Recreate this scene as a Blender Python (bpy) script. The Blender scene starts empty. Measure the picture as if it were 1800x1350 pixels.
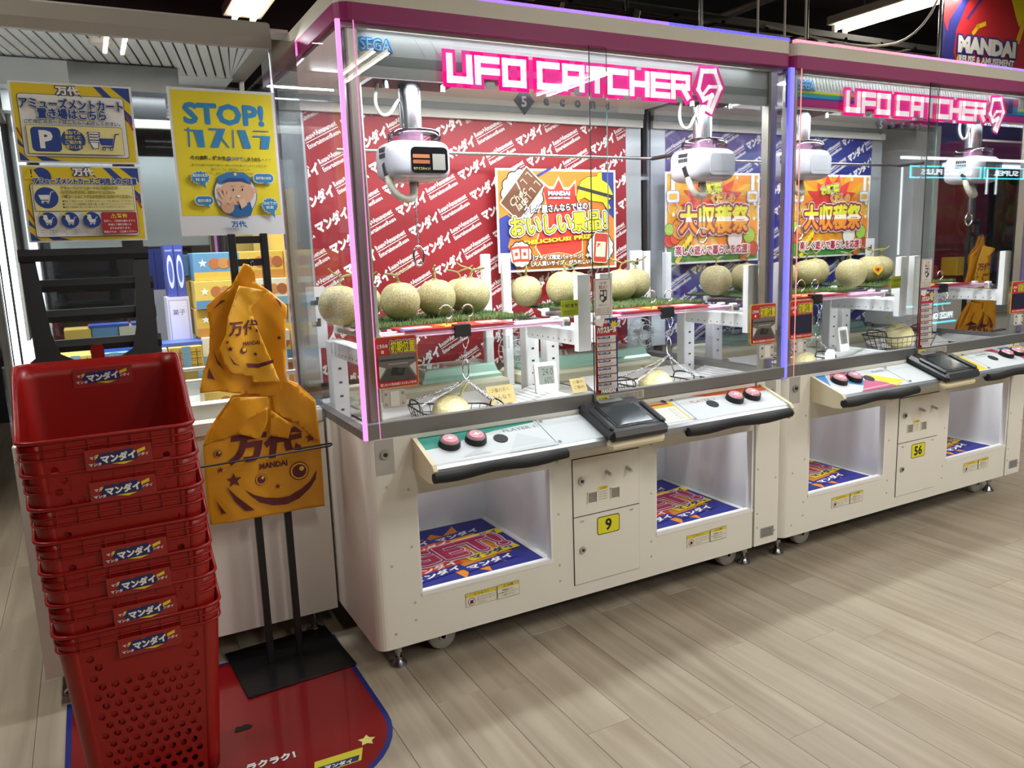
import bpy, bmesh, math, random
from mathutils import Vector as V, Matrix as MX, geometry
random.seed(7)
SC = bpy.context.scene
COL = SC.collection
# ---------------------------------------------------------------- camera
cam_d = bpy.data.cameras.new('camera'); cam = bpy.data.objects.new('camera', cam_d); COL.objects.link(cam)
cam_d.sensor_width = 36.0; cam_d.lens = 1371.22 / 1800 * 36.0; cam_d.clip_start = .02; cam_d.clip_end = 60
_r = V((0.87790749, -0.47757376, -0.0346661)); _u = V((0.11205923, 0.13452795, 0.98455318)); _f = V((0.4655332, 0.86823127, -0.17161965))
cam.matrix_world = MX(((_r.x, _u.x, -_f.x, -0.6888), (_r.y, _u.y, -_f.y, -2.2417), (_r.z, _u.z, -_f.z, 1.3769), (0, 0, 0, 1)))
SC.camera = cam
# ---------------------------------------------------------------- world, light, exposure
w = bpy.data.worlds.new('world'); SC.world = w; w.use_nodes = True
w.node_tree.nodes['Background'].inputs[0].default_value = (.9, .95, 1, 1)
w.node_tree.nodes['Background'].inputs[1].default_value = .02
SC.view_settings.view_transform = 'Standard'; SC.view_settings.look = 'None'
SC.view_settings.gamma = 1; SC.view_settings.use_curve_mapping = False
SC.view_settings.exposure = 0.0
SC.cycles.max_bounces = 7; SC.cycles.transparent_max_bounces = 20
SC.cycles.diffuse_bounces = 3; SC.cycles.glossy_bounces = 3; SC.cycles.transmission_bounces = 4
SC.cycles.use_adaptive_sampling = True; SC.cycles.adaptive_threshold = .02
SC.cycles.sample_clamp_indirect = 4; SC.cycles.caustics_reflective = False; SC.cycles.caustics_refractive = False

def area(name, loc, sx, sy, power, col=(1, 1, 1), rot=(0, 0, 0)):
    d = bpy.data.lights.new(name, 'AREA'); d.shape = 'RECTANGLE'; d.size = sx; d.size_y = sy; d.energy = power; d.color = col
    o = bpy.data.objects.new(name, d); COL.objects.link(o); o.location = loc; o.rotation_euler = rot
    return o
# ceiling fluorescent light (the tubes themselves are built further down)
TUBES = [(2.0, -2.5), (4.0, -2.5), (6.2, -2.5), (1.6, -4.6), (3.8, -4.6), (4.73, 1.6), (-1.75, .5), (.46, 3.0), (2.4, 3.6), (7.0, 1.6), (-.3, -3.3)]  # the last fixture is added, out of view, to brighten the left notices
for (x, y) in TUBES:
    for s in (-.06, .06): area('fluorescent_light', (x + s, y, 2.957), .03, 1.2, (18 if x > 0 else 10) if y < 0 else (16 if x < 0 else 6), (1, .965, .91))
LEDW = (.93, .97, 1)
for ox in (0, 1.78):   # white led bars inside the two claw machines, plus an added deck fill
    area('cabinet_led_light', (ox + .89, .13, 2.0), 1.6, .08, 34, LEDW, (math.radians(-8), 0, 0))
    area('cabinet_led_light', (ox + .89, .62, 2.003), 1.6, .06, 15, LEDW, (math.radians(-10), 0, 0))
    area('deck_fill_light', (ox + .89, .045, .848), 1.5, .012, 3.2, LEDW, (math.radians(112), 0, 0))  # added low fill, hidden behind the window rail, to whiten the deck
    area('header_led_light', (ox + .85, .026, 2.008), 1.5, .006, .7, LEDW, (math.radians(10), 0, 0))
area('cabinet_led_light', (-.46, .476, 2.066), .8, .02, 26, LEDW, (math.radians(-18), 0, 0))
area('cabinet_led_light', (-.46, 1.2, 2.07), .75, .04, 16, LEDW)

# ---------------------------------------------------------------- materials
def lin(h):
    h = h.lstrip('#'); c = [int(h[i:i + 2], 16) / 255 for i in (0, 2, 4)]
    return tuple(x / 12.92 if x <= .04045 else ((x + .055) / 1.055) ** 2.4 for x in c)
_mc = {}
def mat(hexc, rough=.5, metal=0.0, emit=0.0, var=.06, scale=9.0, bump=0.0, spec=.5, trans=0.0, coat=0.0):
    k = (hexc, rough, metal, emit, var, scale, bump, spec, trans, coat)
    if k in _mc: return _mc[k]
    m = bpy.data.materials.new('surface_' + hexc.strip('#')); m.use_nodes = True
    nt = m.node_tree; b = nt.nodes['Principled BSDF']; c = lin(hexc)
    b.inputs['Roughness'].default_value = rough; b.inputs['Metallic'].default_value = metal
    b.inputs['Specular IOR Level'].default_value = spec; b.inputs['Coat Weight'].default_value = coat
    if emit:
        b.inputs['Base Color'].default_value = (*c, 1)
        b.inputs['Emission Color'].default_value = (*c, 1); b.inputs['Emission Strength'].default_value = emit
    if var > 0 and not emit:
        tc = nt.nodes.new('ShaderNodeTexCoord'); n = nt.nodes.new('ShaderNodeTexNoise'); n.inputs['Scale'].default_value = scale; n.inputs['Detail'].default_value = 4
        nt.links.new(tc.outputs['Object'], n.inputs['Vector'])
        mx = nt.nodes.new('ShaderNodeMix'); mx.data_type = 'RGBA'
        mx.inputs[6].default_value = (*[x * (1 - var) for x in c], 1); mx.inputs[7].default_value = (*[min(1, x * (1 + var)) for x in c], 1)
        nt.links.new(n.outputs['Fac'], mx.inputs[0]); nt.links.new(mx.outputs[2], b.inputs['Base Color'])
        if bump:
            bp = nt.nodes.new('ShaderNodeBump'); bp.inputs['Strength'].default_value = bump; bp.inputs['Distance'].default_value = .004
            nt.links.new(n.outputs['Fac'], bp.inputs['Height']); nt.links.new(bp.outputs['Normal'], b.inputs['Normal'])
    else:
        b.inputs['Base Color'].default_value = (*c, 1)
    if trans:
        t = nt.nodes.new('ShaderNodeBsdfTranslucent'); t.inputs[0].default_value = (*c, 1)
        ms = nt.nodes.new('ShaderNodeMixShader'); ms.inputs[0].default_value = trans
        nt.links.new(b.outputs[0], ms.inputs[1]); nt.links.new(t.outputs[0], ms.inputs[2])
        nt.links.new(ms.outputs[0], nt.nodes['Material Output'].inputs[0])
    _mc[k] = m
    return m
def ink(hexc): return mat(hexc, .55, var=0.0)
def glow(hexc, s): return mat(hexc, .5, emit=s)
def glass(name, tint='#fbfdfd', refl=.38, base=.01, rough=.0):
    k = ('glass', name)
    if k in _mc: return _mc[k]
    m = bpy.data.materials.new(name); m.use_nodes = True; nt = m.node_tree; nt.nodes.clear()
    o = nt.nodes.new('ShaderNodeOutputMaterial'); t = nt.nodes.new('ShaderNodeBsdfTransparent'); t.inputs[0].default_value = (*lin(tint), 1)
    g = nt.nodes.new('ShaderNodeBsdfGlossy'); g.inputs['Roughness'].default_value = rough
    fr = nt.nodes.new('ShaderNodeFresnel'); fr.inputs[0].default_value = 1.45
    ml = nt.nodes.new('ShaderNodeMath'); ml.operation = 'MULTIPLY_ADD'; ml.inputs[1].default_value = refl; ml.inputs[2].default_value = base
    ms = nt.nodes.new('ShaderNodeMixShader')
    nt.links.new(fr.outputs[0], ml.inputs[0]); nt.links.new(ml.outputs[0], ms.inputs[0])
    nt.links.new(t.outputs[0], ms.inputs[1]); nt.links.new(g.outputs[0], ms.inputs[2]); nt.links.new(ms.outputs[0], o.inputs[0])
    _mc[k] = m
    return m
WHITE = mat('#eae7de', .45, var=.02); WHITE2 = mat('#e4e4de', .4, var=.02); CREAM = mat('#ddd2b0', .45, var=.03)
STEEL = mat('#b9bbbd', .25, 1.0, var=.04); CHROME = mat('#e2e3e5', .08, 1.0, var=0); ALU = mat('#8f8f8e', .42, .7, var=.05)
BLACK = mat('#0d0d0f', .45, var=.1); RUBBER = mat('#101012', .7, var=.15); DARK = mat('#2a2a2c', .5, var=.1)
GLASS = glass('clear_glass'); ACRYL = glass('clear_acrylic', '#f6f8f8', .4, .02); SIDEG = glass('side_glass', '#fcfcfe', .10, .012)

# ---------------------------------------------------------------- mesh builder
ORG = {}
def link(o, parent=None):
    COL.objects.link(o)
    if parent is not None: o.parent = parent
    return o
class MB:
    def __init__(s): s.v = []; s.f = []; s.fm = []; s.fs = []; s.mats = []
    def add(s, vs, fs, m, smooth=False):
        if m not in s.mats: s.mats.append(m)
        k = len(s.v); i = s.mats.index(m); s.v += [tuple(p) for p in vs]
        for f in fs: s.f.append([k + j for j in f]); s.fm.append(i); s.fs.append(smooth)
        return s
    def box(s, x0, x1, y0, y1, z0, z1, m, b=0.0, T=None):
        b = min(b, (x1 - x0) * .49, (y1 - y0) * .49, (z1 - z0) * .49)
        if b <= 0:
            vs = [(x, y, z) for x in (x0, x1) for y in (y0, y1) for z in (z0, z1)]
            fs = [(0, 1, 3, 2), (4, 6, 7, 5), (0, 4, 5, 1), (2, 3, 7, 6), (0, 2, 6, 4), (1, 5, 7, 3)]
        else:
            vs = []; fs = []; X = (x0, x1); Y = (y0, y1); Z = (z0, z1); ix = {}
            for i in (0, 1):
                for j in (0, 1):
                    for k in (0, 1):
                        sx, sy, sz = (1 - 2 * i) * b, (1 - 2 * j) * b, (1 - 2 * k) * b
                        for a in range(3):
                            ix[i, j, k, a] = len(vs)
                            vs.append((X[i] + (0 if a == 0 else sx), Y[j] + (0 if a == 1 else sy), Z[k] + (0 if a == 2 else sz)))
            for a in range(3):
                for e in (0, 1):
                    q = []
                    for (p, r) in ((0, 0), (1, 0), (1, 1), (0, 1)):
                        t = [p, r]; t.insert(a, e); q.append(ix[(*t, a)])
                    fs.append(q)
            for a in range(3):
                o = [q for q in range(3) if q != a]
                for p in (0, 1):
                    for r in (0, 1):
                        t0 = [p, r]; t0.insert(a, 0); t1 = [p, r]; t1.insert(a, 1)
                        fs.append([ix[(*t0, o[0])], ix[(*t1, o[0])], ix[(*t1, o[1])], ix[(*t0, o[1])]])
            for i in (0, 1):
                for j in (0, 1):
                    for k in (0, 1): fs.append([ix[i, j, k, a] for a in range(3)])
        if T is not None: vs = [T @ V(p) for p in vs]
        return s.add(vs, fs, m)
    def prism(s, poly, a, b, m, axis='z', smooth=False):
        n = len(poly)
        def P(p, t):
            if axis == 'z': return (p[0], p[1], t)
            if axis == 'y': return (p[0], t, p[1])
            return (t, p[0], p[1])
        vs = [P(p, a) for p in poly] + [P(p, b) for p in poly]
        s.add(vs, [list(range(n))[::-1], list(range(n, 2 * n))], m)
        return s.add(vs, [(i, (i + 1) % n, n + (i + 1) % n, n + i) for i in range(n)], m, smooth)
    def rings(s, rings, m, close=False, caps=True, smooth=True):
        n = len(rings[0]); vs = [p for r in rings for p in r]; fs = []; L = len(rings)
        for i in range(L - (0 if close else 1)):
            j = (i + 1) % L
            for k in range(n): fs.append((i * n + k, i * n + (k + 1) % n, j * n + (k + 1) % n, j * n + k))
        s.add(vs, fs, m, smooth)
        if caps and not close: s.add(rings[0], [list(range(n))[::-1]], m); s.add(rings[-1], [list(range(n))], m)
        return s
    def tube(s, pts, r, m, n=8, close=False, caps=True):
        pts = [V(p) for p in pts]; L = len(pts); rs = r if isinstance(r, (list, tuple)) else [r] * L
        t0 = (pts[1] - pts[0]).normalized(); up = V((0, 0, 1)) if abs(t0.z) < .9 else V((1, 0, 0)); u = t0.cross(up).normalized(); R = []
        for i, p in enumerate(pts):
            a = pts[(i - 1) % L] if (i > 0 or close) else p; b = pts[(i + 1) % L] if (i < L - 1 or close) else p
            t = (b - a).normalized(); u = (u - t * u.dot(t)).normalized(); w = t.cross(u)
            R.append([p + (u * math.cos(2 * math.pi * k / n) + w * math.sin(2 * math.pi * k / n)) * rs[i] for k in range(n)])
        return s.rings(R, m, close, caps)
    def cyl(s, p0, p1, r, m, r2=None, n=20): return s.tube([p0, p1], [r, r if r2 is None else r2], m, n)
    def lathe(s, prof, c, m, n=24, T=None):
        R = []
        for (r, z) in prof:
            q = [V((r * math.cos(2 * math.pi * k / n), r * math.sin(2 * math.pi * k / n), z)) for k in range(n)]
            if T is not None: q = [T @ p for p in q]
            R.append([p + V(c) for p in q])
        return s.rings(R, m)
    def superell(s, c, rx, ry, rz, m, e=.5, nu=28, nv=14, T=None):
        sg = lambda x, p: math.copysign(abs(x) ** p, x); R = []
        for i in range(nv + 1):
            ph = -math.pi / 2 + math.pi * i / nv; ph = max(-1.555, min(1.555, ph)); q = []
            for k in range(nu):
                th = 2 * math.pi * k / nu
                p = V((rx * sg(math.cos(ph), e) * sg(math.cos(th), e), ry * sg(math.cos(ph), e) * sg(math.sin(th), e), rz * sg(math.sin(ph), e)))
                q.append((T @ p if T is not None else p) + V(c))
            R.append(q)
        return s.rings(R, m)
    def build(s, name, parent=None, smooth_all=False, fixn=True):
        o0 = ORG.get(parent, V((0, 0, 0)))
        me = bpy.data.meshes.new(name); me.from_pydata([(p[0] - o0.x, p[1] - o0.y, p[2] - o0.z) for p in s.v], [], s.f)
        for m in s.mats: me.materials.append(m)
        me.polygons.foreach_set('material_index', s.fm); me.polygons.foreach_set('use_smooth', s.fs)
        if fixn:
            bm = bmesh.new(); bm.from_mesh(me); bmesh.ops.recalc_face_normals(bm, faces=bm.faces); bm.to_mesh(me); bm.free()
        me.update()
        o = bpy.data.objects.new(name, me); ORG[o] = V(o0)
        return link(o, parent)
    def top(s, name, label, cat, group=None, loc=None):
        """a thing that is one mesh; its origin sits at the middle of its base"""
        if loc is None:
            xs = [p[0] for p in s.v]; ys = [p[1] for p in s.v]; loc = V(((min(xs) + max(xs)) / 2, (min(ys) + max(ys)) / 2, min(p[2] for p in s.v)))
        loc = V(loc); ORG['tmp'] = loc; o = s.build(name, None)
        o.data.transform(MX.Translation(-loc)); o.location = loc; ORG[o] = loc
        return tag(o, label, cat, group)
def tag(o, label, cat, group=None):
    o['label'] = label; o['category'] = cat
    if group: o['group'] = group
    return o
def thing(name, label, cat, loc, group=None):
    o = bpy.data.objects.new(name, None); o.empty_display_size = .05; link(o); o.location = loc; ORG[o] = V(loc)
    return tag(o, label, cat, group)
def struct(o): o['kind'] = 'structure'; return o
def copy_tree(o, parent=None):
    c = o.copy(); COL.objects.link(c); c.parent = parent; ORG[c] = ORG.get(o, V((0, 0, 0)))
    for ch in list(o.children): copy_tree(ch, c)
    return c

# ---------------------------------------------------------------- flat print
_tc = {}
def text2d(body, bold=0.0, res=2):
    k = (body, round(bold, 3), res)
    if k in _tc: return _tc[k]
    c = bpy.data.curves.new('lettering', 'FONT'); c.body = body; c.offset = bold; c.resolution_u = res; c.align_x = 'LEFT'
    o = bpy.data.objects.new('lettering', c); me = o.to_mesh()
    vs = [(p.co.x, p.co.y) for p in me.vertices]; fs = [list(f.vertices) for f in me.polygons]
    o.to_mesh_clear(); bpy.data.objects.remove(o); bpy.data.curves.remove(c)
    if not vs: vs = [(0, 0)]
    _tc[k] = (vs, fs)
    return _tc[k]
class Print:
    """flat print laid on a face: u, v are the face's directions, every layer a hair above the one below"""
    def __init__(s, o, u, v, n, eps=.00018, fn=None):
        s.o = V(o); s.u = V(u).normalized(); s.v = V(v).normalized(); s.n = V(n).normalized(); s.e = eps; s.k = 0; s.mb = MB(); s.fn = fn
    def pt(s, a, b):
        if s.fn: return s.fn(a, b, s.k * s.e)
        return s.o + s.u * a + s.v * b + s.n * (s.k * s.e)
    def face(s, pts, col, tris=None, same=False):
        if not same: s.k += 1
        m = col if not isinstance(col, str) else ink(col)
        if s.fn:   # print on a creased sheet: cut it fine enough to follow the creases
            T = tris or [list(q) for q in geometry.tessellate_polygon([[V((p[0], p[1], 0)) for p in pts]])]; st = [[V(pts[i]) for i in t] for t in T]; out = []
            while st:
                a, b, c = st.pop(); e = max(((a - b).length, 0), ((b - c).length, 1), ((c - a).length, 2))
                if e[0] < .014: out.append((a, b, c)); continue
                if e[1] == 0: h = (a + b) / 2; st += [[a, h, c], [h, b, c]]
                elif e[1] == 1: h = (b + c) / 2; st += [[a, b, h], [a, h, c]]
                else: h = (c + a) / 2; st += [[a, b, h], [h, b, c]]
            s.mb.add([s.pt(p.x, p.y) for t in out for p in t], [(3 * i, 3 * i + 1, 3 * i + 2) for i in range(len(out))], m); return s
        s.mb.add([s.pt(*p) for p in pts], tris or [list(range(len(pts)))], m); return s
    def rect(s, x, y, w, h, col, r=0): return s.face(rrect(x, y, w, h, r), col)
    def disc(s, x, y, rx, col, ry=None, n=28):
        ry = ry or rx; return s.face([(x + rx * math.cos(2 * math.pi * i / n), y + ry * math.sin(2 * math.pi * i / n)) for i in range(n)], col)
    def line(s, pts, w, col, same=False):
        if not same: s.k += 1
        for (a, b) in zip(pts[:-1], pts[1:]):
            d = V((b[0] - a[0], b[1] - a[1])); L = d.length
            if L < 1e-9: continue
            d /= L; q = V((-d.y, d.x)) * w / 2; a2 = V(a) - d * w * .5; b2 = V(b) + d * w * .5
            s.face([a2 + q, b2 + q, b2 - q, a2 - q], col, same=True)
        return s
    def poly(s, pts, col):
        t = geometry.tessellate_polygon([[V((p[0], p[1], 0)) for p in pts]])
        return s.face(pts, col, [list(q) for q in t])
    def burst(s, x, y, r0, r1, n, col, ry=1.0, rot=0.0, jit=0.0):
        rd = random.Random(n * 7 + 1); p = []
        for i in range(2 * n):
            r = (r1 * (1 - jit * rd.random()) if i % 2 else r0); a = rot + math.pi * i / n
            p.append((x + r * math.cos(a), y + ry * r * math.sin(a)))
        return s.poly(p, col)
    def text(s, body, x, y, h, col, w=None, bold=.0, align='c', rot=0.0, shear=0.0, out=(), res=2, fat=0.0):
        """lettering centred (or left, l) at x, y; h is the height of a character; out = outlines (colour, width) from the outside in"""
        v0, f0 = text2d(body, bold, res); xs = [p[0] for p in v0]; ys = [p[1] for p in v0]
        x0, x1, y0, y1 = min(xs), max(xs), min(ys), max(ys); sc = h / max(.3, (y1 - y0)); sx = sc if w is None else w / max(.01, x1 - x0)
        cx = (x0 + x1) / 2 if align == 'c' else x0; cy = (y0 + y1) / 2; cr, sr = math.cos(rot), math.sin(rot)
        def lay(vs, fs, c):
            q = []
            for p in vs:
                a = (p[0] - cx) * sx; b = (p[1] - cy) * sc; a += b * shear; q.append((x + a * cr - b * sr, y + a * sr + b * cr))
            s.face(q, c, fs)
        if fat:   # heavy lettering: the outline and the letter are drawn as rings of shifted copies
            X0, Y0 = x, y
            for (c, d) in list(out) + [(col, fat)]:
                n = 8 if d < .003 else 14; k = s.k
                for i in range(n): x = X0 + d * math.cos(2 * math.pi * i / n); y = Y0 + d * math.sin(2 * math.pi * i / n); s.k = k + .3 * i; lay(v0, f0, c)
                x, y = X0, Y0; lay(v0, f0, c)
            return s
        for (c, o) in out: lay(*text2d(body, bold + o, res), c)
        lay(v0, f0, col); return s
    def build(s, name, parent): return s.mb.build(name, parent, fixn=False)
def rrect(x, y, w, h, r=0, n=5):
    if r <= 0: return [(x, y), (x + w, y), (x + w, y + h), (x, y + h)]
    p = []
    for (cx, cy, a) in ((x + w - r, y + r, -90), (x + w - r, y + h - r, 0), (x + r, y + h - r, 90), (x + r, y + r, 180)):
        for i in range(n + 1): t = math.radians(a + 90 * i / n); p.append((cx + r * math.cos(t), cy + r * math.sin(t)))
    return p
FRONT = dict(u=(1, 0, 0), v=(0, 0, 1), n=(0, -1, 0))
def star(x, y, r, rot=0.3, k=.42): return [(x + (r if i % 2 == 0 else r * k) * math.cos(rot + math.pi * i / 5), y + (r if i % 2 == 0 else r * k) * math.sin(rot + math.pi * i / 5)) for i in range(10)]
# ================================================================ the setting
def floor_mat():
    m = bpy.data.materials.new('wood_plank'); m.use_nodes = True; nt = m.node_tree; b = nt.nodes['Principled BSDF']
    g = nt.nodes.new('ShaderNodeNewGeometry'); oi = nt.nodes.new('ShaderNodeObjectInfo')
    mp = nt.nodes.new('ShaderNodeMapping'); mp.inputs['Scale'].default_value = (19, 1.1, 1)
    ad = nt.nodes.new('ShaderNodeVectorMath'); ad.operation = 'ADD'
    ml = nt.nodes.new('ShaderNodeVectorMath'); ml.operation = 'MULTIPLY'; ml.inputs[1].default_value = (3.1, 17.0, 5.0)
    nt.links.new(oi.outputs['Random'], ml.inputs[0]); nt.links.new(g.outputs['Position'], ad.inputs[0]); nt.links.new(ml.outputs[0], ad.inputs[1]); nt.links.new(ad.outputs[0], mp.inputs[0])
    n = nt.nodes.new('ShaderNodeTexNoise'); n.inputs['Scale'].default_value = 1.0; n.inputs['Detail'].default_value = 7; n.inputs['Distortion'].default_value = .6
    nt.links.new(mp.outputs[0], n.inputs[0])
    cr = nt.nodes.new('ShaderNodeValToRGB'); cr.color_ramp.elements[0].position = .3; cr.color_ramp.elements[1].position = .72
    cr.color_ramp.elements[0].color = (*lin('#a29480'), 1); cr.color_ramp.elements[1].color = (*lin('#bfb3a0'), 1)
    nt.links.new(n.outputs['Fac'], cr.inputs[0])
    hv = nt.nodes.new('ShaderNodeHueSaturation'); mr = nt.nodes.new('ShaderNodeMapRange'); mr.inputs[3].default_value = .95; mr.inputs[4].default_value = 1.04
    nt.links.new(oi.outputs['Random'], mr.inputs[0]); nt.links.new(mr.outputs[0], hv.inputs['Value']); nt.links.new(cr.outputs[0], hv.inputs['Color']); nt.links.new(hv.outputs[0], b.inputs['Base Color'])
    b.inputs['Roughness'].default_value = .38; b.inputs['Specular IOR Level'].default_value = .35
    return m
FLOORM = floor_mat()
fl = MB().box(-6, 11, -6.5, 6, -.05, -.004, mat('#9a8a72', .5)).build('floor'); struct(fl)
PW, PL = .155, .914
plank = {}
OFF = {0: -.655, 2: -.39, 3: -.876, 4: -.5, 1: .06, 5: -.595, 6: -.15}
n_pl = 0
for k in range(-14, 24):
    x0 = .735 + PW * k; off = OFF.get(k, (k * .377 + .21 * (k % 3)) % PL)
    j0 = math.floor((-1.75 - off) / PL); j1 = math.ceil((1.25 - off) / PL)
    for j in range(j0, j1):
        y0 = off + j * PL; d = V((x0 + PW / 2 + .69, y0 + PL / 2 + 2.24, 0)); fz = d.x * .4655 + d.y * .868; sx = d.x * .878 - d.y * .4776
        if fz < .3 or abs(sx) > fz * .78 + .35: continue
        if x0 < -1.3 and y0 < -1: continue
        if not plank:
            plank['m'] = MB().box(.0006, PW - .0006, .0006, PL - .0006, -.004, 0, FLOORM, .0007)
            o = plank['m'].build('plank', fl); plank['d'] = o.data; o.location = (x0, y0, 0)
        else:
            o = bpy.data.objects.new('plank', plank['d']); link(o, fl); o.location = (x0, y0, 0)
        n_pl += 1
# the plank floor goes on beyond the planks that can be told apart
far = MB()
for k in range(-34, 52):
    x0 = .735 + PW * k
    for j in range(-7, 7):
        y0 = (k * .377 + .21 * (k % 3)) % PL + j * PL
        far.box(x0 + .0006, x0 + PW - .0006, y0 + .0006, y0 + PL - .0006, -.0045, -.0012, FLOORM)
far = far.build('distant_planks', fl); far['kind'] = 'stuff'
CONC = mat('#2e2b29', .9, var=.35, scale=3)
struct(MB().box(-6, 11, -6.5, 6, 3.35, 3.45, CONC).build('ceiling'))
WALLD = mat('#3a3740', .8, var=.15, scale=2)
struct(MB().box(-6, 11, 5.9, 6, 0, 3.4, WALLD).build('wall_back'))
struct(MB().box(-6, 11, -6.5, -6.4, 0, 3.4, mat('#4a4448', .8, var=.2, scale=1.5)).build('wall_front'))
struct(MB().box(-6, -5.9, -6.5, 6, 0, 3.4, WALLD).build('wall_left'))
struct(MB().box(10.9, 11, -6.5, 6, 0, 3.4, WALLD).build('wall_right'))
# ceiling joists, duct and pipes
for i, y in enumerate((-1.2, .2, 1.5, 2.9, 4.2)):
    struct(MB().box(-6, 9, y, y + .22, 3.12, 3.35, CONC).build('trim_%d' % (i + 1)))
PIPE = mat('#8a8478', .5, .2, var=.1)
for i, (a, b, r, c) in enumerate([((-2, 2.3, 3.0), (8, 2.5, 3.02), .02, PIPE), ((-1, 1.55, 2.62), (6, 1.55, 2.62), .013, mat('#b59a6a', .5)), ((1.8, -.4, 2.95), (2.2, 4.4, 2.95), .02, PIPE), ((3.2, -.4, 2.85), (3.3, 4.4, 2.85), .025, mat('#555350', .6))]):
    tag(MB().cyl(a, b, r, c, n=12).build('conduit_pipe'), ['slim grey conduit pipe crossing under the dark ceiling', 'thin tan conduit pipe just above the pink machine roofs', 'grey pipe running to the back under the ceiling above the near machine', 'dark pipe running to the back under the ceiling above the far machine'][i], 'pipe')
# fluorescent fixtures
TUBEG = glow('#fff6e0', 16)
LT = ['fluorescent ceiling fixture with two tubes above the white left machine', 'fluorescent ceiling fixture with two tubes beside the red banner']
for i, (x, y) in enumerate(TUBES):
    nm = {7: LT[0], 5: LT[1]}.get(i, 'two-tube fluorescent ceiling fixture %s' % {0: 'over the aisle in front of the machine with the red backdrop', 1: 'over the aisle in front of the machine with the blue backdrop', 2: 'over the aisle by the cyan lit machine', 3: 'far out over the aisle, nearer the left', 4: 'far out over the aisle, nearer the right', 6: 'over the aisle left of the red baskets', 8: 'at the back behind the pink roofs', 9: 'beyond the shop banner', 10: 'added out of view to brighten the white left machine'}.get(i))
    t = thing('ceiling_light', nm, 'light', (x, y, 2.95), 'ceiling lights')
    MB().box(x - .13, x + .13, y - .64, y + .64, 3.0, 3.06, mat('#c8c2b4', .5), .006).build('housing', t)
    for s in (-.06, .06):
        MB().cyl((x + s, y - .6, 2.975), (x + s, y + .6, 2.975), .016, TUBEG, n=12).build('tube', t)
        for e in (-.62, .62): MB().box(x + s - .012, x + s + .012, y + e - .015, y + e + .015, 2.95, 3.0, WHITE).build('socket', t)
    for e in (-.4, .4): MB().cyl((x, y + e, 3.06), (x, y + e, 3.36), .006, PIPE, n=8).build('hanger', t)
# ================================================================ the two claw machines
MW, BZ, TZ, GZ, CZ = 1.78, .12, .815, .862, 2.02
PINK = mat('#962868', .45, var=.03, spec=.3); GREYP = mat('#a9abac', .35, .3, var=.05)
def rcorner(x, y, r, a0, a1, n=6): return [(x + r * math.cos(math.radians(a0 + (a1 - a0) * i / n)), y + r * math.sin(math.radians(a0 + (a1 - a0) * i / n))) for i in range(n + 1)]
LSEG = {'U': [[(0, 1), (0, 0), (1, 0), (1, 1)]], 'F': [[(1, 1), (0, 1), (0, 0)], [(0, .48), (1, .48)]], 'O': [[(0, 0), (1, 0), (1, 1), (0, 1), (0, 0)]],
        'C': [[(1, 1), (0, 1), (0, 0), (1, 0)]], 'A': [[(0, 0), (0, 1), (1, 1), (1, 0)], [(0, .42), (1, .42)]], 'T': [[(0, 1), (1, 1)], [(.5, 1), (.5, 0)]],
        'H': [[(0, 1), (0, 0)], [(1, 1), (1, 0)], [(0, .48), (1, .48)]], 'E': [[(1, 1), (0, 1), (0, 0), (1, 0)], [(0, .5), (1, .5)]], 'R': [[(0, 0), (0, 1), (1, 1), (1, .5), (0, .5)], [(.62, .5), (1, 0)]]}
def logo(ox, root):
    """back-lit lettering on the header: magenta plate, pale letters"""
    P = Print((ox, .032, 0), **FRONT); MAG = glow('#e0218f', .75); PAL = glow('#fff3f6', .85)
    lets = [('U', .352), ('F', .447), ('O', .542), ('C', .668), ('A', .764), ('T', .858), ('C', .944), ('H', 1.035), ('E', 1.126), ('R', 1.216)]
    W, Z0, Z1 = .066, 1.888, 1.953
    P.rect(.43, 1.925, .10, .043, MAG); P.rect(.53, 1.878, .765, .088, MAG)
    for (ch, x) in lets:
        for st in LSEG[ch]: P.line([(x + W * a, Z0 + (Z1 - Z0) * b) for a, b in st], .045, MAG)
    for x0 in (.475, .80, 1.0, 1.232): P.rect(x0, 1.868, .03, .02, GREYP)
    nine = [(1.335, 1.985), (1.305, 1.925), (1.338, 1.888), (1.36, 1.888), (1.372, 1.915), (1.345, 1.905)]
    hexa = [(1.352, 1.982), (1.412, 1.986), (1.44, 1.93), (1.395, 1.845), (1.378, 1.852), (1.4, 1.9), (1.36, 1.885), (1.335, 1.918), (1.352, 1.982)]
    P.poly([(1.335, 2.0), (1.425, 2.004), (1.464, 1.93), (1.40, 1.826), (1.365, 1.836), (1.372, 1.866), (1.345, 1.866), (1.31, 1.92)], MAG)
    P.line(hexa, .017, PAL); P.line([(1.36, 1.905), (1.385, 1.93), (1.42, 1.932)], .012, PAL)
    for (ch, x) in lets:
        for st in LSEG[ch]: P.line([(x + W * a, Z0 + (Z1 - Z0) * b) for a, b in st], .021, PAL)
    P.build('logo_sign', root)
    MB().box(ox + .45, ox + 1.35, .034, .048, 1.90, 1.95, WHITE2).build('logo_backing', root)

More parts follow.
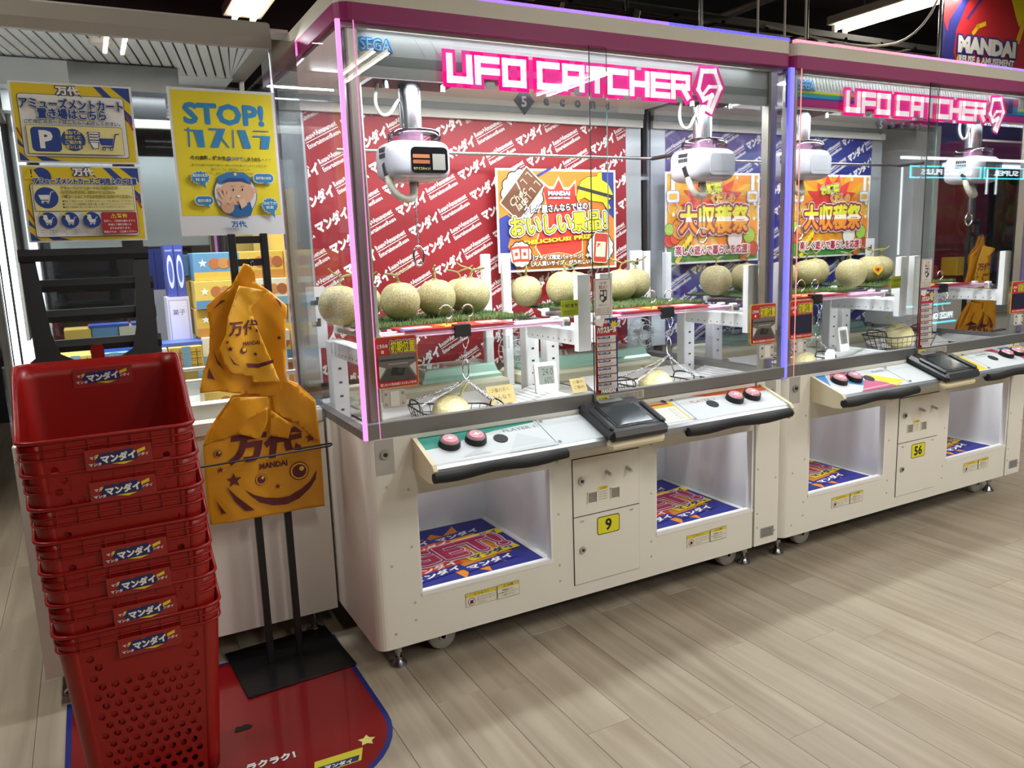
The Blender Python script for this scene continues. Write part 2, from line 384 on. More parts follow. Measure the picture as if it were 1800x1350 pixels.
def torus_pts(c, rx, rz, n=20, ax='y', tilt=0):
    q = []
    for i in range(n):
        a = 2 * math.pi * i / n; p = V((rx * math.cos(a), 0, rz * math.sin(a))) if ax == 'y' else V((0, rx * math.cos(a), rz * math.sin(a)))
        q.append(MX.Rotation(tilt, 3, 'Z') @ p + V(c))
    return q
def chain(mb, a, b, m, pitch=.009, r=.0021, sag=0.0):
    a = V(a); b = V(b); n = max(2, int((b - a).length / pitch)); d = (b - a) / n
    t = d.normalized(); u = t.cross(V((.3, 1, .2))).normalized(); w = t.cross(u)
    for i in range(n):
        f = (i + .5) / n; c = a + d * (i + .5) + V((0, 0, -sag * 4 * f * (1 - f))); x = u if i % 2 else w
        q = [c + t * (pitch * .72 * math.cos(g)) + x * (pitch * .36 * math.sin(g)) for g in [2 * math.pi * k / 8 for k in range(8)]]
        mb.tube(q, r * .62, m, 4, close=True)
def crane(root, cx, cy, cz, win, ringz, ring='round'):
    s = MB().cyl((cx, cy, cz + .06), (cx, cy, 1.93), .038, mat('#c4c5c8', .24, 1.0, var=.03), n=24)
    s.cyl((cx, cy, cz + .07), (cx, cy, cz + .10), .042, mat('#c8b8c8', .2, .6), n=24)
    cr = s.build('crane', root)
    MB().box(cx - .15, cx + .15, cy - .07, cy + .07, 1.93, 1.94, mat('#3a2f30', .5, .4)).build('carriage_plate', cr)
    b = MB()
    for dx in (-.1, .1): b.cyl((cx + dx, cy - .05, 1.905), (cx + dx, cy - .05, 1.93), .011, STEEL, n=6)
    b.build('plate_bolts', cr)['kind'] = 'stuff'
    HD = mat('#b3b1b9', .22, var=.02, coat=.4)
    MB().superell((cx, cy, cz), .114, .096, .068, HD, .45, 36, 18).build('head', cr)
    y0 = cy - .0966
    q = MB()
    q.prism([(cx + .022 + a, cz - .002 + b) for a, b in rrect(-.066, -.042, .132, .084, .016)], y0 - .001, y0 + .02, mat('#141316', .08, .2, var=0) if win == 'dark' else mat('#a3a3a8', .15, .1, var=.03), 'y')
    q.build('head_window', cr)
    P = Print((cx, y0 - .001, cz), **FRONT)
    if win == 'dark':
        P.rect(-.038, .004, .06, .012, '#8a4a1c').rect(-.038, -.014, .06, .012, '#7a3c18').rect(.032, -.034, .046, .052, '#77746c')
        P.text('今すぐスキャン！', -.008, -.03, .011, '#a89a60', w=.06, bold=.02)
    else: P.line([(-.03, -.03), (.06, -.03)], .0015, '#6d6d72')
    for (a, b, c, d) in ((-.065, .065, -.055, .055), (.10, .06, .09, .052), (-.065, -.065, -.055, -.052), (.1, -.062, .09, -.052)): P.line([(a, b), (c, d)], .002, '#a0242c')
    P.build('window_print', cr)
    sl = MB()   # dark slot and vents on the side cover
    x0 = cx - .1145
    sl.prism([(cy - .045, cz - .046), (cy - .028, cz - .052), (cy - .008, cz - .012), (cy - .03, cz - .005)], x0 - .0012, x0 + .02, BLACK, 'x')
    for i in range(5):
        for j in range(2): sl.box(x0 - .001, x0 + .01, cy - .038 + .011 * i, cy - .031 + .011 * i, cz + .01 + j * .02, cz + .024 + j * .02, DARK)
    sl.build('side_vents', cr)
    MB().superell((cx + .01, cy, cz + .082), .088, .08, .03, glass('dome_plastic', '#f3dbe9', .9, .06), .7, 28, 12).build('clear_dome', cr)
    n = 56; a = []; q = smooth([(cx - .10, cy - .03, cz - .03), (cx - .105, cy - .04, cz - .075), (cx - .075, cy - .05, cz - .125), (cx - .02, cy - .04, cz - .125), (cx - .005, cy - .01, cz - .085), (cx, cy, cz - .06)], 4)
    for i in range(n): a.append(q[round(i * (len(q) - 1) / (n - 1))])
    MB().tube(a, [.0145 if i % 2 else .0112 for i in range(n)], mat('#c9c4b6', .4), 10).build('coil_hose', cr)
    a = [(cx - .11, cy, 1.93), (cx - .125, cy, 1.87), (cx - .11, cy - .01, 1.825), (cx - .075, cy - .01, 1.83), (cx - .045, cy, 1.875), (cx - .03, cy, 1.885)]
    MB().tube(smooth(a), .006, mat('#b9b6b0', .5), 8).build('cable', cr)
    c = MB(); c.cyl((cx, cy, cz - .085), (cx, cy, cz - .06), .016, DARK, n=12)
    chain(c, (cx, cy, cz - .09), (cx + .003, cy, ringz + .03), mat('#a5a5a8', .3, .9, var=0)); c.build('chain', cr)
    MB().tube(torus_pts((cx + .003, cy, ringz), *((.028, .03) if ring == 'round' else (.019, .034)), 24), .0042, CHROME, 8, close=True).build('ring', cr)
def smooth(p, k=3):
    p = [V(q) for q in p]
    for _ in range(k):
        q = [p[0]]
        for a, b in zip(p[:-1], p[1:]): q += [a * .75 + b * .25, a * .25 + b * .75]
        p = q + [p[-1]]
    return p
SY, SZ = -.15, .745   # front edge of the sloping control panel (back edge y 0, z .80)
SV = V((0, .15, .055)); SN = V((0, -.055, .15)).normalized(); SL = SV.length
def spt(x, t, h=0): return V((x, SY, SZ)) + SV * (t / SL) + SN * h
def claw_machine(ox, label, num, var):
    t = thing('claw_machine', label, 'claw machine', (ox + MW / 2, .48, 0), 'row of claw machines')
    X = lambda v: ox + v
    # --- cabinet shell
    c = MB()
    left = [(X(.155), 0)] + [(X(.035) - .035 * math.sin(a), .035 - .035 * math.cos(a)) for a in [math.pi / 2 * i / 6 for i in range(7)]] + [(X(0), .98), (X(.02), .98), (X(.02), .045), (X(.045), .022), (X(.155), .022)]
    right = [(2 * ox + MW - x - (0 if 1 else 0) - 0, y) for x, y in left]
    right = [(X(MW) - (x - ox), y) for x, y in left]
    right = [(max(min(x, X(MW)), X(1.613)), y) for x, y in right]
    c.prism(left, BZ, TZ, WHITE, 'z'); c.prism(right[::-1], BZ, TZ, WHITE, 'z')
    c.box(X(.155), X(1.613), 0, .022, .62, TZ, WHITE); c.box(X(.155), X(1.613), 0, .022, BZ, .276, WHITE)
    c.box(X(.655), X(1.113), 0, .022, .276, .62, WHITE)
    c.box(X(.0), X(MW), .96, .98, BZ, TZ, WHITE); c.box(X(.02), X(1.76), .02, .96, BZ, BZ + .02, DARK)
    cab = c.build('cabinet', t)
    b = MB()
    for x in (.06, .13, .68, 1.09, 1.64, 1.74):
        for z in ((.17, .4, .66) if x in (.06, 1.74) else (.2, .26, .45, .64)): b.cyl((X(x), -.0012, z), (X(x), .002, z), .0045, mat('#bdb7a8', .5), n=8)
    b.build('screw_caps', t)['kind'] = 'stuff'
    # --- prize compartments, open to the chute above
    for i, h in enumerate((.155, 1.113)):
        p = MB(); x0, x1 = X(h - .03), X(h + .535)
        IN = mat('#f6f7f7', .35, var=.02)
        p.box(x0, x1, .02, .62, .252, .262, IN).box(x0, x1, .60, .62, .262, .66, IN).box(x0 - .01, x0, .02, .62, .252, .79, IN).box(x1, x1 + .01, .02, .62, .252, .79, IN)
        p.add([(x0, .60, .64), (x1, .60, .64), (x1, .36, .79), (x0, .36, .79)], [(0, 1, 2, 3)], IN)
        p.box(x0, x1, .022, .035, .63, .80, IN)
        p.build('prize_compartment', t)
        f = MB(); a, e, z0, z1 = X(h), X(h + .5), .276, .62; k = .012; FR = mat('#f1f1ee', .35, var=.01)
        f.box(a, e, -.003, .03, z0, z0 + k, FR).box(a, a + .004, 0, .03, z0, z1, FR).box(e - .008, e, 0, .03, z0, z1, FR)
        f.build('opening_trim', t)
    # --- coin doors
    MB().box(X(.739), X(1.033), -.0012, .0, .167, .638, mat('#26231f', .7)).build('door_gap', t)
    d1 = MB().box(X(.7415), X(1.0305), -.004, .0, .4255, .6355, WHITE).build('coin_door', t)
    k = MB().cyl((X(.775), -.012, .555), (X(.775), -.004, .555), .0125, STEEL, n=20).cyl((X(.775), -.014, .555), (X(.775), -.011, .555), .006, DARK, n=12); k.build('lock', d1)
    for x in (.885, .975): MB().cyl((X(x), -.034, .565), (X(x), -.003, .572), .0062, STEEL, n=12).build('reject_knob', d1)
    for x in (.80, .90):
        q = MB(); q.box(X(x), X(x + .042), -.0046, -.0042, .468, .505, mat('#8e8a80', .5)).box(X(x), X(x + .003), -.007, -.004, .466, .507, WHITE).box(X(x + .039), X(x + .042), -.007, -.004, .466, .507, WHITE).box(X(x), X(x + .042), -.007, -.004, .505, .508, WHITE)
        q.build('coin_return', d1)
    P = Print((X(.847), -.0045, .462), **FRONT); P.rect(0, 0, .042, .058, '#efe9d8').rect(0, .046, .042, .012, '#e6cf2a').text('⚠注意', .021, .052, .008, '#20242c')
    for j in range(4): P.text('お手入れの際は必ず', .021, .038 - j * .009, .0045, '#333333', w=.036, res=1)
    P.build('coin_notice', d1)
    d2 = MB().box(X(.7415), X(1.0305), -.004, .0, .1695, .4215, WHITE).build('lower_door', t)
    MB().cyl((X(.775), -.011, .298), (X(.775), -.004, .298), .0115, STEEL, n=20).cyl((X(.775), -.013, .298), (X(.775), -.010, .298), .005, DARK, n=12).build('lock', d2)
    P = Print((X(.84), -.0045, .338), **FRONT); P.rect(0, 0, .1, .068, '#1f3320', .01).rect(.003, .003, .094, .062, '#e8e02a', .008)
    P.text(num, .05, .034, .046, '#10131a', bold=.03, out=()); P.build('number_plate', d2)
    P = Print((X(.775), -.0045, .405), **FRONT); P.text('1026', 0, 0, .007, '#55524c'); P.text('1027', .22, .002, .007, '#55524c'); P.build('door_codes', d2)['kind'] = 'stuff'
    for x in (.308, 1.264):
        P = Print((X(x), -.0008, .196), **FRONT)
        P.rect(0, 0, .115, .048, '#2d2a22').rect(.001, .001, .113, .046, '#eae5d4').rect(.001, .034, .113, .013, '#e2cd3a').text('⚠ちゅうい', .06, .041, .009, '#222222', w=.06, bold=.01)
        P.disc(.022, .017, .014, '#b0302a').disc(.022, .017, .012, '#eae5d4').line([(.012, .009), (.032, .025)], .002, '#b0302a').rect(.016, .01, .012, .012, '#333333')
        for j, s in enumerate(('ぜったいになかへ', 'はいったりしないで', 'ください。')): P.text(s, .042, .027 - j * .009, .0062, '#222222', align='l', w=.066 if j < 2 else .036, res=1)
        P.rect(.119, 0, .085, .05, '#2d2a22').rect(.12, .001, .083, .048, '#eae5d4').rect(.12, .037, .083, .012, '#e2cd3a').text('⚠注意', .161, .043, .009, '#222222', w=.04, bold=.01)
        for j, s in enumerate(('保護者の方へ', 'お子様が中に入らないよう', 'ご注意ください。')): P.text(s, .161, .029 - j * .009, .0062, '#222222', w=(.05, .075, .055)[j], res=1)
        P.build('caution_sticker', t)
    # key switch plates at the two ends
    for x in (.06, 1.70):
        P = MB().box(X(x - .03), X(x + .03), -.0008, 0, .70, .812, mat('#b9b8b4', .4, .2)).cyl((X(x), -.008, .765), (X(x), 0, .765), .014, STEEL, n=20).cyl((X(x), -.01, .765), (X(x), -.007, .765), .007, DARK, n=12)
        P.build('key_switch', t)
    P = Print((X(1.66), -.0008, .15), **FRONT); P.rect(0, 0, .075, .042, '#8f8f8c')
    for j in range(3): P.rect(.008, .008 + .011 * j, .055, .004, '#6f6f6c')
    P.build('rating_plate', t)
    # --- feet and casters
    for (x, y) in ((.1, .11), (1.68, .11), (.1, .86), (1.68, .86)):
        f = MB().cyl((X(x), y, .02), (X(x), y, .125), .007, STEEL, n=12).cyl((X(x), y, .05), (X(x), y, .066), .016, STEEL, n=6).lathe([(.028, 0), (.028, .006), (.014, .02), (.012, .03)], (X(x), y, 0), STEEL, 20)
        f.build('foot', t)
    for (x, y) in ((.27, .14), (1.6, .14), (.27, .84), (1.6, .84)):
        w_ = MB().lathe([(.012, -.019), (.046, -.019), (.051, -.012), (.051, .012), (.046, .019), (.012, .019)], (X(x), y, .052), mat('#c4c4c2', .5), 28, MX.Rotation(math.radians(90), 3, 'X'))
        w_.cyl((X(x), y - .024, .052), (X(x), y + .024, .052), .009, STEEL, n=10); w_.box(X(x) - .03, X(x) + .03, y - .03, y + .03, .11, .124, STEEL)
        for s in (-.024, .022): w_.prism([(X(x) - .024, .115), (X(x) + .024, .115), (X(x) + .012, .042), (X(x) - .012, .042)], y + s, y + s + .003, STEEL, 'y')
        w_.build('caster', t)
    # --- control panel
    for sd, (x0, x1) in (('l', (.165, .80)), ('r', (1.0, 1.635))):
        p = MB(); prof = [(0, .80), (SY, SZ), (SY - .012, SZ - .008), (SY - .014, SZ - .022), (SY - .004, SZ - .034), (0, .725)]
        p.prism(prof, X(x0), X(x1), mat('#b5b7b9', .3, .6, var=.04), 'x')
        cp = p.build('control_panel', t)
        e = X(x0 - .014) if sd == 'l' else X(x1); MB().prism([(0, .806), (SY - .006, SZ + .006), (SY - .02, SZ - .01), (SY - .012, SZ - .052), (SY + .03, SZ - .056), (0, .70)], e, e + .014, CREAM, 'x').build('end_bracket', cp)
        # printed face
        P = Print(V((X(x0), SY, SZ)) + SN * .0004, (1, 0, 0), SV, SN); L = x1 - x0
        P.rect(0, .0, L, SL, '#d2d6d8')
        if var == 'nine':
            if sd == 'l':
                P.face([(0, SL), (0, SL * .55), (.05, SL * .56), (.26, SL * .84), (.42, SL * .93), (.42, SL)], '#1f8a78').text('PLAYER 1', .35, SL * .78, .016, '#2c6d68', w=.12, bold=-.005)
                P.line([(.40, SL * .93), (.42, SL * .93), (.42, SL * .72)], .0012, '#2c6d68'); P.rect(.43, 0, .002, SL, '#55585a'); P.face([(.10, .02), (.16, .05), (.20, .02)], '#bcc3c7'); P.face([(.25, 0), (.33, .10), (.43, .02), (.43, 0)], '#c6cccf')
            else:
                P.face([(L, SL), (L - .36, SL), (L - .3, SL * .88), (L - .12, SL * .80), (L, SL * .74)], '#c8622a').text('PLAYER 2', L - .33, SL * .74, .016, '#b06a50', w=.12, bold=-.005); P.rect(.185, 0, .002, SL, '#55585a')
                P.rect(.012, .012, .155, SL - .022, '#d9b93a').rect(.03, .014, .13, SL * .6, '#f0efe2').rect(.05, SL * .80, .1, .012, '#a63030').disc(.14, SL * .93, .011, '#28306e')
                for j in range(7): P.text('クレーンゲームの遊び方', .095, .028 + j * .011, .006, '#444444', w=.11, res=1)
        else:
            if sd == 'l':
                P.face([(0, SL), (.0, .05), (.07, SL)], '#2b7cc4').face([(.10, SL), (.20, SL), (.13, SL * .5), (.06, SL * .75)], '#c43a5e').face([(.2, SL), (.26, SL), (.2, .03), (.12, SL * .45)], '#3f92cf').face([(.12, 0), (.36, 0), (.24, SL * .55)], '#c2577e').face([(.34, .0), (.43, .03), (.28, SL * .75), (.27, SL * .55)], '#e6d22e').text('PLAYER 1', .38, SL * .8, .016, '#6d6f72', w=.09, bold=-.005); P.rect(.43, 0, .002, SL, '#55585a')
            else:
                P.rect(.02, .008, .14, SL - .014, '#e3c82f')
                for j in range(6): P.rect(.03 + .006 * j, .02 + j * .02, .08, .009, ('#b5372c', '#3d7a3a', '#f0ead0')[j % 3])
                P.face([(L, SL), (L - .08, SL), (L - .02, SL * .5), (L, SL * .5)], '#e8e070').face([(L - .08, SL), (L - .16, SL), (L, .02), (L, .06)], '#2f7ec6').face([(L - .20, SL), (L - .27, SL), (L - .18, SL * .6)], '#b53060').face([(L, 0), (L - .14, 0), (L - .12, SL * .5)], '#c0577f').text('PLAYER 2', L - .33, SL * .8, .016, '#6d6f72', w=.1, bold=-.005); P.rect(.185, 0, .002, SL, '#55585a')
        for j in range(60): P.rect(.01 + j * (L * (.62 if sd == 'l' else .6) / 60) + (0 if sd == 'l' else L * .39), .006, .003, .005, '#f4f4f2') if j % 1 == 0 else None
        P.build('panel_print', cp)
        sc = MB()
        for (a, bb) in ((.445, .015), (.445, SL - .015), (.62, .015), (.62, SL - .015)) if sd == 'l' else ((.014, SL - .012), (.176, SL - .012), (.014, .012), (.176, .012)):
            sc.cyl(spt(X(x0 + a), bb, 0), spt(X(x0 + a), bb, .004), .006, STEEL, n=8)
        sc.build('panel_screws', cp)['kind'] = 'stuff'
        bx = ((.252, .096), (.343, .096)) if sd == 'l' else ((1.44, .09), (1.53, .092))
        for (x, tt) in bx:
            bt = MB(); bt.cyl(spt(X(x), tt, -.002), spt(X(x), tt, .02), .036, BLACK, .033, 28)
            bo = bt.build('button', cp)
            LENS = mat('#e7a9b4' if var == 'nine' else '#d07a98', .15, emit=.22) if 0 else mat('#e3a2ae', .12, var=.2, scale=40, coat=.5)
            q = MB(); q.cyl(spt(X(x), tt, .019), spt(X(x), tt, .0265), .029, LENS, .0235, 28)
            P = Print(spt(X(x), tt, .0268), (1, 0, 0), SV, SN); P.poly([(-.018, -.001), (-.004, .003), (0, .012), (.005, .003), (.018, .001), (.004, -.004), (0, -.009), (-.005, -.004)], '#f6eef0')
            q.build('button_lens', bo); P.build('button_arrow', bo)
        x = .427 if sd == 'l' else 1.325
        MB().cyl(spt(X(x), .085, 0), spt(X(x), .085, .003), .024, mat('#26282a', .7), n=28).build('speaker_grille', cp)
        b0, b1 = ((.15, .615) if sd == 'l' else (1.12, 1.63))
        f = MB(); n = 14
        f.tube([(X(b0 + (b1 - b0) * i / 12), SY - .019, SZ - .03 - .004 * math.sin(i * .9)) for i in range(13)], .0165, RUBBER, 12); f.build('foam_bumper', cp)
    # monitor between the panels
    mo = MB(); T = MX.Translation((X(.892), -.092, .776)) @ MX.Rotation(math.atan2(.055, .15), 4, 'X')
    mo.box(-.122, .122, -.115, .105, -.012, .03, mat('#121214', .3, var=.05), .014, T)
    mon = mo.build('monitor', t)
    MB().box(-.084, .084, -.082, .058, .0303, .0318, mat('#0a0a0c', .25, var=0), 0, T).build('screen_bezel', mon)
    MB().box(-.074, .074, -.070, .046, .0319, .033, mat('#3b4446', .08, .1, var=.2, scale=20), 0, T).build('screen', mon)
    g = MB(); g.box(-.118, -.098, -.09, .05, .025, .04, mat('#1b1b1e', .3), .006, T); g.box(.098, .118, -.09, .05, .025, .04, mat('#1b1b1e', .3), .006, T); g.box(-.05, .05, .075, .098, .029, .033, mat('#77797b', .4), .002, T); g.build('monitor_grips', mon)
    tr = MB(); tr.box(-.118, .118, -.112, .09, -.045, -.011, CREAM, .012, T); tr.box(-.06, .06, -.08, .05, -.07, -.044, CREAM, .01, T); tr.build('monitor_tray', t)
    # --- window frame, glass, posts
    fr = MB(); fr.box(X(.012), X(.86), .0, .03, TZ, GZ, ALU).box(X(.835), X(MW - .012), -.008, .02, TZ + .004, GZ - .002, ALU).box(X(0), X(.03), .02, .97, TZ, GZ - .02, ALU).box(X(MW - .03), X(MW), .02, .97, TZ, GZ - .02, ALU)
    fr.build('window_rail', t)
    for x in (.03, 1.70):
        MB().box(X(x), X(x + .045), .035, .08, TZ, CZ, mat('#a7a29a', .3, .8, var=.05), .006).build('corner_post', t)
    for x in (.015, 1.70): MB().box(X(x), X(x + .035), .905, .95, TZ, CZ, mat('#7d7f80', .35, .5, var=.1), .004).build('rear_post', t)
    MB().box(X(.012), X(.918), .008, .013, GZ - .02, CZ, GLASS).build('front_pane', t)
    MB().box(X(.842), X(1.768), -.002, .003, GZ - .02, CZ, GLASS).build('front_pane', t)
    e = MB(); EG = mat('#7f9a92', .1, var=0)
    e.box(X(.9175), X(.9185), .0079, .0132, GZ, CZ, EG).box(X(.8415), X(.8425), -.0023, .0032, GZ - .03, CZ, mat('#39423f', .2, var=0)); e.build('pane_edges', t)
    for x in (.0, MW - .005): MB().box(X(x), X(x + .005), .012, .965, GZ - .03, CZ, SIDEG).build('side_pane', t)
    MB().box(X(.03), X(MW - .03), .962, .967, GZ - .03, 1.93, ACRYL).build('rear_pane', t)
    # --- colour led strips on the corners
    lc = (('#e05adf', '#ff7ad8') if var == 'nine' else ('#5a4cff', '#ff9a90'))
    for x, cc in ((.004, '#ee9ae8' if var == 'nine' else '#8078ff'), (MW - .008, '#7a74ff' if var == 'nine' else '#a88aff')):
        MB().box(X(x - .004), X(x + .008), .0, .012, TZ, CZ, glow(cc, 1.0)).build('corner_led_strip', t)
    MB().box(X(.049), X(.0515), -.001, .003, TZ, CZ, glow('#f58ad8' if var == 'nine' else '#ff9f94', .75)).build('pane_edge_glow', t)  # glass edge catching the led colour, drawn as a glowing strip
    # --- canopy
    def ring(x0, x1, y0, y1, r): return rcorner(X(x0 + r), y0 + r, r, 270, 180) + [(X(x0), y1), (X(x1), y1)] + rcorner(X(x1 - r), y0 + r, r, 0, -90)
    Rr = .045
    cn = MB().prism(ring(.001, MW - .001, -.006, 1.0, Rr), CZ, CZ + .046, PINK, 'z', False).build('canopy', t)
    MB().prism(ring(.001, MW - .001, -.006, 1.0, Rr), CZ + .046, CZ + .092, mat('#cfcabb', .45, var=.08, scale=5), 'z').build('canopy_top', cn)
    n = 60
    s = MB()
    for i in range(n):
        s.box(X(.01 + (MW - .03) * i / n), X(.01 + (MW - .03) * (i + 1) / n - .002), -.003, .014, CZ + .092, CZ + .103, glow(('#9a6cff' if i < 40 else '#5e55ff') if var == 'nine' else ('#ff8fa5' if i < 22 else '#ff8fd8' if i < 42 else '#9a7aff'), 1.3))
    s.build('roof_led_strip', t)
    MB().box(X(.02), X(MW - .02), .03, .96, CZ - .012, CZ, WHITE2).build('inner_ceiling', t)
    # --- header behind the glass
    HP = mat('#b4b8ba', .45, 0, var=.06) if var == 'nine' else mat('#d8dcda', .35, .1, var=.03)
    hd = MB().box(X(.03), X(1.75), .05, .06, 1.884, CZ - .01, HP).build('header_panel', t)
    P = Print((X(0), .0495, 0), **FRONT)
    if var == 'nine':
        P.rect(.075, 1.917, 1.66, .027, '#858d8d')
        for i in range(150):
            for j in range(5): 
                x = .38 + .0065 * i; z = 1.962 + .0085 * j
                P.face([(x, z), (x + .0017, z), (x + .0017, z + .0017), (x, z + .0017)], '#6b6e70', same=True)
        for x in (.25, .30): P.line([(x, 2.0), (x + .035, 1.948)], .001, '#8a8d8f')
    else:
        for i, (cc, h) in enumerate((('#f0e23a', .008), ('#3ab86a', .007), ('#28a8d8', .01), ('#2a4fb0', .007), ('#d02a90', .03))):
            z = (1.944, 1.937, 1.927, 1.920, 1.89)[i]; P.rect(.06, z, 1.68, h, cc)
        for i in range(90): P.line([(.07 + .019 * i, 2.003), (.085 + .019 * i, 1.957)], .0025, '#55585a', same=(i > 0))
        for i, cc in enumerate(('#8a2a4a', '#28306e', '#3a7ab8', '#6a2a5e', '#2a2f66', '#a03a56')): P.rect(1.47 + .04 * (i % 3), 1.93 + .034 * (i // 3), .04, .034, cc)
    P.text('SEGA', .128, 1.972, .034, '#2f8fd8', w=.098, fat=.0026, out=(('#d8ecf8', .0056), ('#1a62a8', .004)))
    P.text('SEGA', .128, 1.972, .030, '#a8dcf8', w=.089, bold=-.012)
    P.build('header_print', hd)
    logo(ox, t)
    # hanging clear plate with the time-limit lettering
    s = MB(); y = .085; x0 = .60
    s.box(X(x0 + .05), X(x0 + .42), y, y + .003, 1.832, 1.88, ACRYL); pl = s.build('hanging_plate', t)
    P = Print((X(x0), y - .0006, 1.85), **FRONT); P.poly([(.0, 0), (.04, .045), (.08, 0), (.04, -.045)], '#3d4a4c').text('5', .04, -.002, .034, '#d5dedd', bold=.03)
    for i, ch in enumerate('econd'): P.text(ch, .125 + i * .062, .002, .026, '#4c5a5c', bold=.06)
    P.build('plate_lettering', pl)
    # --- rear wall of the inside
    bk = MB(); bk.box(X(.03), X(1.75), .88, .90, 1.925, 1.96, WHITE2).box(X(.03), X(1.75), .875, .90, 1.96, 1.985, mat('#8f9494', .4, .3)).box(X(.03), X(1.75), .87, .90, 1.985, CZ - .012, WHITE2)
    bk.build('rear_beam', t)
    base = '#8c141e' if var == 'nine' else '#232b76'
    pn = MB().box(X(.12), X(1.66), .90, .912, .86, 1.925, mat(base, .45, var=.03)).build('backdrop_panel', t)
    backdrop(X(.12), X(1.66), .86, 1.925, .8995, pn)
    b2 = MB(); STP = mat('#b9bdc0', .22, .35, var=.08)
    b2.box(X(.03), X(.12), .90, .908, .86, 1.925, STP).box(X(1.66), X(1.75), .90, .908, .86, 1.925, STP); b2.build('mirror_strip', t)
    r = MB().cyl((X(.2), .75, 1.765), (X(1.70), .75, 1.765), .007, STEEL, n=10); rd = r.build('rear_rod', t)
    q = MB().cyl((X(1.70), .75, 1.765), (X(1.70), .6, 1.765), .009, mat('#4b4340', .4, .5), n=10); q.build('rod_arm', rd)
    # --- deck and chute plates
    d = MB(); DK = mat('#f3f4f2', .35, var=.03)
    d.box(X(.02), X(MW - .02), .36, .96, .775, .79, DK); d.box(X(.02), X(.125), .02, .36, .775, .79, DK); d.box(X(.69), X(1.083), .02, .36, .775, .79, DK); d.box(X(1.648), X(MW - .02), .02, .36, .775, .79, DK)
    dk = d.build('deck', t); MB().box(X(.14), X(1.64), .034, .043, .835, .852, ALU).build('deck_fill_bar', t)  # unseen bar added to go with the deck fill light
    for i, h in enumerate((.125, 1.083)):
        f = MB()
        for (a, bq) in (((X(h), .36, .792), (X(h + .565), .36, .792)),):
            f.add([a, bq, (bq[0] + .0, .46, .835), (a[0], .46, .835)], [(0, 1, 2, 3)], DK)
        x1 = X(h + .565)
        f.add([(x1, .03, .792), (x1, .44, .792), (x1 + .15, .44, .835), (x1 + .15, .03, .835)], [(0, 1, 2, 3)], DK)
        for j in range(6): f.add([(x1 + .02 + .02 * j, .03, .799 + .0057 * j), (x1 + .02 + .02 * j, .44, .799 + .0057 * j), (x1 + .022 + .02 * j, .44, .8 + .0057 * j), (x1 + .022 + .02 * j, .03, .8 + .0057 * j)], [(0, 1, 2, 3)], mat('#a9adab', .4))
        f.build('chute_plate', t)
    return t
def backdrop(x0, x1, z0, z1, y, parent):
    """slanted repeat of the shop's lettering over the whole panel, cut at the panel's edges"""
    mb = MB(); W = ink('#f0ece8'); a = math.radians(27); du = V((math.cos(a), math.sin(a))); dv = V((-math.sin(a), math.cos(a)))
    items = []
    def put(body, h, wd, ox, oy, bold, res, shear=0):
        v, f = text2d(body, bold, res); xs = [p[0] for p in v]; ys = [p[1] for p in v]; sx = wd / (max(xs) - min(xs)); sy = h / (max(ys) - min(ys))
        items.append(([((p[0] - min(xs)) * sx + ox + ((p[1] - min(ys)) * sy) * shear, (p[1] - min(ys)) * sy + oy) for p in v], f))
    put('マンダイ', .05, .15, 0, -.008, .068, 2, .12); put('Reuse×Amusement', .022, .148, .163, .022, .03, 1); put('EntertainmentReuse', .019, .148, .163, -.01, .03, 1)
    items.append(([(.163, .0142), (.311, .0142), (.311, .0172), (.163, .0172)], [[0, 1, 2, 3]]))
    C = V(((x0 + x1) / 2, (z0 + z1) / 2))
    for i in range(-12, 13):
        for j in range(-5, 6):
            o = C + dv * (.1 * i) + du * (.326 * j + .05 - .008 * i)
            for (vs, fs) in items:
                q = [o + du * p[0] + dv * p[1] for p in vs]
                xs = [p.x for p in q]; zs = [p.y for p in q]
                if max(xs) < x0 or min(xs) > x1 or max(zs) < z0 or min(zs) > z1: continue
                mb.add([(p.x, y, p.y) for p in q], fs, W)
    o = mb.build('backdrop_lettering', parent, fixn=False)
    bm = bmesh.new(); bm.from_mesh(o.data); og = ORG[parent]
    for co, no in (((x0 + .002, 0, 0), (-1, 0, 0)), ((x1 - .002, 0, 0), (1, 0, 0)), ((0, 0, z0 + .002), (0, 0, -1)), ((0, 0, z1 - .002), (0, 0, 1))):
        bmesh.ops.bisect_plane(bm, geom=bm.verts[:] + bm.edges[:] + bm.faces[:], plane_co=V(co) - og, plane_no=no, clear_outer=True)
    bm.to_mesh(o.data); bm.free()
m1 = claw_machine(0, 'white and pink claw machine numbered 9 with red backdrop', '9', 'nine')
m2 = claw_machine(MW, 'white and pink claw machine numbered 56 with blue backdrop', '56', 'rainbow')
crane(m1, .345, .35, 1.678, 'dark', 1.36, 'oval'); crane(m1, 1.60, .30, 1.683, 'grey', 1.40)
crane(m2, MW + .45, .35, 1.70, 'grey', 1.40); crane(m2, MW + 1.50, .2, 1.68, 'dark', 1.44)
